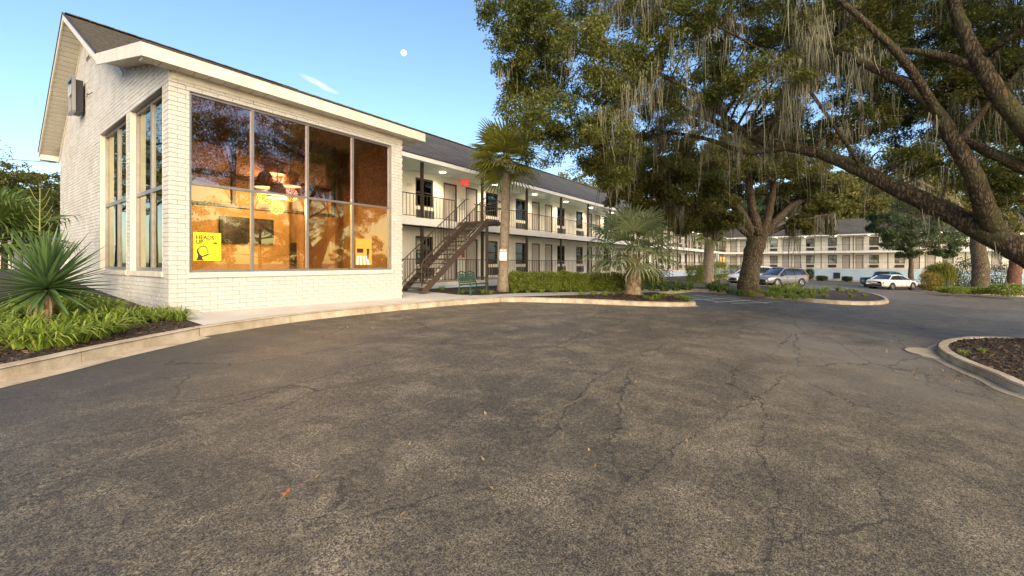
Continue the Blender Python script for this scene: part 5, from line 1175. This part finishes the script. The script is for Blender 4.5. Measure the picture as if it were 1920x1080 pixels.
# ------------------------------------------------------------------ parked cars
def paint(name, c): return mat(name, c, .30, spec=.6, coat=.8)
def smooth_loft(m, secs, close=True):
    n = len(secs[0]); b = len(m.v)
    for s_ in secs: m.v += [tuple(p) for p in s_]
    for i in range(len(secs) - 1):
        for k in range(n - 1): m.f.append((b + i * n + k, b + i * n + k + 1, b + (i + 1) * n + k + 1, b + (i + 1) * n + k))
    if close: m.f += [tuple(b + k for k in range(n)), tuple(b + (len(secs) - 1) * n + k for k in range(n))[::-1]]
def car(label, pos, heading, style, pmat, name='parked_car'):
    """x forward. belt: (x, half width, bottom, shoulder z); glass house from gh"""
    S = {
     'suv': dict(L=4.6, W=.93, belt=[(-2.28, .74, .42, .88), (-2.22, .84, .34, 1.00), (-1.9, .91, .28, 1.04), (-.6, .93, .24, 1.02), (.8, .93, .24, 1.0), (1.15, .92, .25, .99), (1.6, .90, .28, .94), (2.0, .86, .30, .86), (2.22, .76, .32, .74), (2.30, .60, .36, .62)], gh=[(-2.18, .74, 1.02), (-1.75, .66, 1.58), (-1.2, .67, 1.66), (-.2, .68, 1.69), (.35, .66, 1.64), (1.22, .74, .99)], wb=1.33, wr=.35, pill=(-1.55, -.62, .33), tail=(-2.24, .80, 1.02)),
     'sedan': dict(L=4.85, W=.90, belt=[(-2.42, .66, .42, .78), (-2.36, .78, .34, .90), (-2.0, .87, .27, .97), (-1.2, .90, .23, .95), (.6, .90, .22, .93), (1.1, .89, .22, .90), (1.7, .86, .24, .82), (2.15, .80, .28, .74), (2.36, .68, .32, .64), (2.43, .52, .36, .54)], gh=[(-1.72, .70, .95), (-1.05, .60, 1.36), (-.5, .61, 1.42), (.1, .61, 1.41), (.45, .59, 1.35), (1.22, .70, .90)], wb=1.36, wr=.33, pill=(-.95, -.15, .5), tail=(-2.36, .74, .78)),
     'pickup': dict(L=5.6, W=.94, belt=[(-2.8, .84, .50, 1.02), (-2.75, .91, .42, 1.08), (-1.0, .93, .34, 1.08), (-.6, .93, .32, 1.08), (.9, .93, .32, 1.06), (1.3, .92, .32, 1.04), (2.2, .90, .34, .98), (2.6, .84, .36, .90), (2.75, .74, .40, .80)], gh=[(-1.0, .76, 1.07), (-.82, .68, 1.66), (-.3, .69, 1.70), (.2, .69, 1.69), (.5, .67, 1.64), (1.25, .76, 1.05)], wb=1.7, wr=.37, pill=(-.6, .0, .45), tail=(-2.79, .80, .9)),
    }[style]
    t = frame(name, pos, heading, label, 'car')
    m = MB(); secs = []
    for x, w_, zb_, zt in S['belt']:
        h = zt - zb_; half = [(0, zb_), (w_ * .80, zb_), (w_ * .96, zb_ + h * .14), (w_, zb_ + h * .42), (w_ * .99, zb_ + h * .72), (w_ * .93, zt - .02), (w_ * .84, zt + .015), (0, zt + .045)]
        secs.append([(x, y, z) for y, z in half] + [(x, -y, z) for y, z in half[-2:0:-1]] + [(x, 0, zb_)])
    smooth_loft(m, secs); body = m.build('body', pmat, t, True)
    gm_ = MB(); secs = []
    for x, w_, z in S['gh']:
        base = np.interp(x, [b[0] for b in S['belt']], [b[3] for b in S['belt']]) - .01; bw = np.interp(x, [b[0] for b in S['belt']], [b[1] for b in S['belt']]) * .90
        half = [(bw, base), (w_, max(z - .06, base + .001)), (w_ * .85, max(z, base + .002)), (0, max(z + .012, base + .003))]
        secs.append([(x, y, zz) for y, zz in half] + [(x, -y, zz) for y, zz in half[-2::-1]])
    smooth_loft(gm_, secs, False); gm_.build('glasshouse', M['car_glass'], t, True)
    # roof skin and pillars
    rm = MB(); rs = []
    for x, w_, z in S['gh'][1:-1]: rs.append([(x, y, zz) for y, zz in ((w_ + .012, z - .075), (w_ + .006, z - .045), (w_ * .86, z + .014), (0, z + .03), (-w_ * .86, z + .014), (-w_ - .006, z - .045), (-w_ - .012, z - .075))])
    smooth_loft(rm, rs, False); rm.build('roof', pmat, t, True)
    for sgn in (1, -1):
        for i, j, wd in ((0, 1, .10), (-1, -2, .07)):
            (xa, wa, za), (xb, wb_, zb2) = S['gh'][i], S['gh'][j]; bw = np.interp(xa, [b[0] for b in S['belt']], [b[1] for b in S['belt']]) * .90
            MB().bar((xa, sgn * (bw + .005), za - .02), (xb, sgn * (wb_ + .008), zb2 - .05), wd, .05, (1, 0, 0)).build('pillar', pmat, t)
        for px_ in S['pill']:
            zt = np.interp(px_, [g[0] for g in S['gh']], [g[2] for g in S['gh']]); w_ = np.interp(px_, [g[0] for g in S['gh']], [g[1] for g in S['gh']]); bw = np.interp(px_, [b[0] for b in S['belt']], [b[1] for b in S['belt']]) * .90; zb2 = np.interp(px_, [b[0] for b in S['belt']], [b[3] for b in S['belt']])
            MB().bar((px_, sgn * (bw + .006), zb2 - .01), (px_ - .04, sgn * (w_ + .008), zt - .06), .06, .04, (1, 0, 0)).build('pillar', M['plastic_black'], t)
        for px_ in S['pill'][1:]:
            yb_ = sgn * (S['W'] + .004); MB().box(px_ - .005, px_ + .005, min(yb_, yb_ - sgn * .02), max(yb_, yb_ - sgn * .02), .35, .92).build('door_seam', M['plastic_black'], t)
            MB().box(px_ - .28, px_ - .08, min(yb_, yb_ + sgn * .02), max(yb_, yb_ + sgn * .02), .80, .83).build('door_handle', pmat, t)
        MB().box(S['gh'][-1][0] - .42, S['gh'][-1][0] - .28, *sorted((sgn * (S['W'] + .0), sgn * (S['W'] + .16))), .95, 1.08).build('mirror', M['plastic_black'], t)
        xt, wt, zt = S['tail']; MB().box(xt - .03, xt + .22, *sorted((sgn * wt * .78, sgn * (wt * 1.0 + .055))), zt - .16, zt - .02).build('tail_light', M['tail_red'], t)
        xf = S['belt'][-2][0]; wf = S['belt'][-2][1]; zf = S['belt'][-2][3]; MB().box(xf - .30, xf + .02, *sorted((sgn * wf * .62, sgn * (wf + .05))), zf - .12, zf + .005).build('headlight', M['lamp_clear'], t)
        MB().box(-S['wb'] + S['wr'] + .1, S['wb'] - S['wr'] - .1, *sorted((sgn * (S['W'] - .05), sgn * (S['W'] + .003))), .20, .30).build('sill', M['plastic_black'], t)
        for xw in (-S['wb'], S['wb']):
            r = S['wr']; yo = sgn * (S['W'] - .005)
            MB().lathe([(.001, 0), (r + .06, 0), (r + .06, -sgn * .25)], (xw, yo + sgn * .004, r + .01), 'y', 24).build('wheel_arch', M['plastic_black'], t)
            wh = MB().lathe([(r * .62, -.10), (r * .93, -.11), (r, -.07), (r, .07), (r * .93, .11), (r * .62, .10)], (xw, yo - sgn * .07, r), 'y', 24).build('wheel', M['rubber'], t, True)
            rm_ = MB().lathe([(r * .63, sgn * .09), (r * .58, sgn * .10), (r * .55, sgn * .04), (.001, sgn * .03)], (xw, yo - sgn * .07, r), 'y', 20)
            for k in range(5):
                a = k * 1.2566; q = [(xw + rr * math.cos(a + o), yo - sgn * .07 + sgn * .085, r + rr * math.sin(a + o)) for rr, o in ((r * .10, -.9), (r * .58, -.17), (r * .58, .17), (r * .10, .9))]; rm_.add(q, [(0, 1, 2, 3)])
            rm_.build('rim', M['rim_metal'], wh)
    xb = S['belt'][-1][0]; zb_ = S['belt'][-1][2]
    MB().box(xb - .12, xb + .02, -.42, .42, zb_ + .02, zb_ + .16).build('grille', M['plastic_black'], t)
    MB().box(xb - .25, xb + .035, -.62, .62, zb_ - .10, zb_ - .01).build('bumper', M['plastic_black'], t)
    xr = S['belt'][0][0]; MB().box(xr - .03, xr + .2, -.66, .66, .36, .52).build('bumper', M['plastic_black'], t)
    MB().box(xr - .016, xr + .02, -.26, .26, .62, .74).build('number_plate', M['print_white'], t)
    if style == 'suv':
        for sgn in (1, -1): MB().bar((-1.6, sgn * .58, 1.70), (.1, sgn * .58, 1.74), .03, .04).build('roof_rail', M['plastic_black'], t)
    if style == 'pickup': MB().box(-2.68, -1.08, -.78, .78, 1.083, 1.10).build('bed_cover', M['plastic_black'], t)
    return t
def spot(px, d):
    p = P(px, 500, d); p.z = gz(p.x, p.y); return p
HL = math.atan2(.62, -.78)
car('grey suv parked behind the clumps right of the oak trunk', spot(1464, 38.0), HL, 'suv', paint('paint_grey', (.17, .165, .16)))
car('white suv half hidden behind the parking oak trunk', spot(1410, 40.2), HL, 'suv', paint('paint_white', (.72, .72, .70)))
car('red car behind the white suv left of the oak trunk', spot(1406, 43.6), HL, 'suv', paint('paint_red', (.24, .025, .03)))
car('white sedan with silver wheels parked side on before the far wing', spot(1673, 40.5), math.atan2(-.62, .80), 'sedan', paint('paint_pearl', (.70, .67, .60)))
car('teal pickup truck parked just behind the white sedan', spot(1665, 44.5), math.atan2(-.62, .80), 'pickup', paint('paint_teal', (.03, .17, .21)), 'pickup_truck')

# ------------------------------------------------------------------ pool fence and things beyond it
def fence(a, b, label, name='pool_fence'):
    a, b = Vector(a), Vector(b); t = thing(name, a, label, 'fence', None); L = (b - a).length; n = int(L / .16)
    g = lambda f: Vector((a.x + (b.x - a.x) * f, a.y + (b.y - a.y) * f, bz(a.x + (b.x - a.x) * f, a.y + (b.y - a.y) * f)))
    for z in (.15, 1.25): MB().bar(g(0) + Vector((0, 0, z)), g(1) + Vector((0, 0, z)), .035, .035).build('rail', M['black_metal'], t)
    for k in range(int(L / 2.4) + 1):
        q = g(min(1, k * 2.4 / L)); MB().box(q.x - .03, q.x + .03, q.y - .03, q.y + .03, q.z, q.z + 1.36).build('post', M['black_metal'], t)
    m = MB()
    for k in range(n):
        q = g((k + .5) / n); m.box(q.x - .009, q.x + .009, q.y - .009, q.y + .009, q.z + .1, q.z + 1.3)
    tag(m.build('pickets', M['black_metal'], t), kind='stuff')
f0, f1, f2 = P(1728, 540, 52), P(1792, 545, 48), P(1945, 552, 44)
fence(f0, f1, 'black picket pool fence left part behind the golden shrub'); fence(f1, f2, 'black picket pool fence running right behind the pool oak')
hr = P(1790, 545, 50); hr.z = bz(hr.x, hr.y); t = tag(MB().tube(spline([hr, hr + Vector((0, 0, .85)), hr + fx * .25 + Vector((0, 0, 1.05)), hr + fx * .8 + Vector((0, 0, .7)), hr + fx * 1.2 + Vector((0, 0, .0))]), .05, 6).build('pool_handrail', M['white_paint']), 'white curved pool handrail behind the black fence', 'handrail')
bs = P(1777, 525, 53); bs.z = bz(bs.x, bs.y); t = thing('pool_box', bs, 'dark blue storage box on the pool deck', 'box'); MB().box(bs.x - .5, bs.x + .5, bs.y - .9, bs.y + .9, bs.z, bs.z + 1.0).build('body', M['bin_blue'] if 'bin_blue' in M else mat('bin_blue', (.02, .03, .05), .5), t); MB().box(bs.x - .54, bs.x + .54, bs.y - .94, bs.y + .94, bs.z + 1.003, bs.z + 1.09).build('lid', M['bin_blue'], t)
# low white building far left
wb0 = P(20, 460, 40); t = thing('white_building', (wb0.x, wb0.y, -1.6), 'low flat roofed white building beyond the left trees', 'building')
a, b = P(25, 450, 38), P(125, 450, 42); dv = (b - a).normalized(); nv = Vector((-dv.y, dv.x, 0)); m = MB()
c4 = [(a + nv * 0).xy, (b).xy, (b + nv * 8).xy, (a + nv * 8).xy]; m.prism([tuple(q) for q in c4], -1.6, 2.6); m.build('wall', M['far_white'], t)
m = MB(); m.prism([tuple(q) for q in ((a - nv * .2 - dv * .2).xy, (b - nv * .2).xy, (b + nv * 8.2).xy, (a + nv * 8.2).xy)], 2.605, 3.0); m.build('roof_edge', M['white_paint'], t)
q = a.lerp(b, .45); MB().bar((q.x - nv.x * .03, q.y - nv.y * .03, -1.0), (q.x - nv.x * .03, q.y - nv.y * .03, .9), .9, .05, tuple(nv)).build('door', M['door_paint'], t)

# ------------------------------------------------------------------ person at the far corner of the walkway
pp = P(1335.5, 503, 70.0); pp.y = min(pp.y, 14.9); pp.z = F0
pe = frame('person', pp, TH + R(150), 'person in dark clothes standing on the walkway at the far corner', 'person')
def skin_body(name, verts, edges, mt, parent):
    me = bpy.data.meshes.new(name); me.from_pydata([v[:3] for v in verts], edges, []); me.materials.append(mt); o = link(bpy.data.objects.new(name, me), parent)
    md = o.modifiers.new('skin', 'SKIN'); me.skin_vertices.new() if not me.skin_vertices else None
    for i, v in enumerate(verts): me.skin_vertices[0].data[i].radius = (v[3], v[3] * (v[4] if len(v) > 4 else 1))
    me.skin_vertices[0].data[0].use_root = True; sb_ = o.modifiers.new('sub', 'SUBSURF'); sb_.levels = 1; sb_.render_levels = 1; return o
bv = [(0, 0, .90, .14), (0, 0, 1.08, .13), (0, 0, 1.28, .16), (0, 0, 1.40, .09), (0, .01, 1.48, .05), (0, .02, 1.58, .085), (0, .02, 1.68, .075),
      (.17, 0, 1.37, .06), (.22, .02, 1.12, .045), (.20, .14, .92, .035), (.19, .20, .86, .03), (-.17, 0, 1.37, .06), (-.22, .02, 1.12, .045), (-.21, .10, .90, .035), (-.20, .14, .84, .03),
      (.09, 0, .82, .095), (.10, .02, .47, .06), (.10, -.02, .09, .04), (.11, .12, .04, .035), (-.09, 0, .82, .095), (-.10, .04, .47, .06), (-.10, .02, .09, .04), (-.11, .16, .04, .035)]
be = [(0, 1), (1, 2), (2, 3), (3, 4), (4, 5), (5, 6), (3, 7), (7, 8), (8, 9), (9, 10), (3, 11), (11, 12), (12, 13), (13, 14), (0, 15), (15, 16), (16, 17), (17, 18), (0, 19), (19, 20), (20, 21), (21, 22)]
skin_body('body', bv, be, M['cloth_dark'], pe)
MB().lathe([(.001, .11), (.07, .08), (.095, .0), (.085, -.07), (.04, -.12), (.001, -.13)], (0, .03, 1.60), n=14).build('face', M['skin'], pe, True)
MB().lathe([(.001, .125), (.08, .09), (.105, .0), (.09, -.08), (.001, -.09)], (0, .0, 1.61), n=14).build('hair', M['hair_dark'], pe, True)

# ------------------------------------------------------------------ mulch chips lying on the beds
def chips(name, inside, box_, n, off, size, seed):
    rg = np.random.default_rng(seed); pts = []
    while len(pts) < n:
        x, y = rg.uniform(box_[0], box_[1]), rg.uniform(box_[2], box_[3])
        if inside(x, y): pts.append((x, y, gz(x, y) + off + rg.uniform(0, .018)))
    pts = np.array(pts); d = rg.normal(size=(n, 3)); d[:, 2] *= .35; d = unit(d); nr = rg.normal(size=(n, 3)); nr[:, 2] += 1.5; sd = unit(np.cross(d, nr)); L = size * rg.uniform(.5, 1.6, (n, 1)); W_ = L * rg.uniform(.2, .45, (n, 1)); nn_ = np.cross(sd, d) * .006
    v = np.stack([pts - d * L / 2 - sd * W_ / 2, pts + d * L / 2 - sd * W_ / 2 * .6, pts + d * L / 2 + sd * W_ / 2 * .6 + nn_, pts - d * L / 2 + sd * W_ / 2 + nn_], 1)
    return tag(np_mesh(name, v.reshape(-1, 3), np.arange(n * 4).reshape(n, 4), M['chip'], None), 'dark bark mulch chips scattered over the planting bed', 'mulch', kind='stuff')
leafmat('chip', [(.014, .009, .006), (.035, .022, .014), (.07, .045, .028), (.16, .11, .07)], .0, .9, 3)
from mathutils.geometry import intersect_point_tri_2d
def inpoly(poly):
    P_ = np.array(poly)
    def f(x, y):
        x0, y0 = P_[:, 0], P_[:, 1]; x1, y1 = np.roll(x0, -1), np.roll(y0, -1); c = ((y0 > y) != (y1 > y)) & (x < (x1 - x0) * (y - y0) / np.where(y1 == y0, 1e-9, y1 - y0) + x0); return bool(c.sum() % 2)
    return f
isl = inpoly(seg(IRp) + [(19, -13), (9, -12), (6.2, -7)]); isl_i = lambda x, y: isl(x, y) and isl(x + .2, y) and isl(x - .2, y) and isl(x, y + .2)
chips('mulch_chips', isl_i, (8.5, 18, -8, -1.5), 16000, .128, .05, 1)
lb_ = inpoly([(-3, 5.75), (.43, 7.85), (1.45, 8.56), (2.75, 9.36), (2.9, 11.3), (2.9, 14), (-3, 14)])
chips('mulch_chips', lb_, (-2, 2.9, 6, 13), 9000, RAISE - .002, .05, 2)
pbd = inpoly([(13.4, 9.1), (14.85, 7.4), (16.2, 5.6), (17.3, 4.6), (18.1, 4.35), (19.2, 5.1), (20.6, 6.1), (21.6, 6.8), (19, 7.6), (16, 8.4)])
chips('mulch_chips', pbd, (13, 22, 4, 9.5), 6000, RAISE - .002, .06, 3)

def litter(name, pts_px, label):
    rg = np.random.default_rng(77); pos = []
    for px, py, sx_, sy_, n in pts_px:
        for _ in range(n):
            p = G(px + rg.normal(0, sx_), py + rg.normal(0, sy_)); pos.append((p.x, p.y, gz(p.x, p.y) + .008))
    return tag(leaf_mesh(name, np.array(pos), .05, M['dry_leaf'], None, .5, 6.0, None, None, rg), label, 'leaf litter', kind='stuff')
litter('leaf_litter', ((1790, 705, 60, 8, 60), (1690, 655, 45, 12, 45), (1500, 580, 90, 5, 60), (1150, 590, 120, 8, 40), (1400, 660, 200, 50, 50), (600, 615, 120, 6, 25), (1100, 800, 300, 80, 40)), 'small dry leaves scattered over the asphalt near the kerbs')
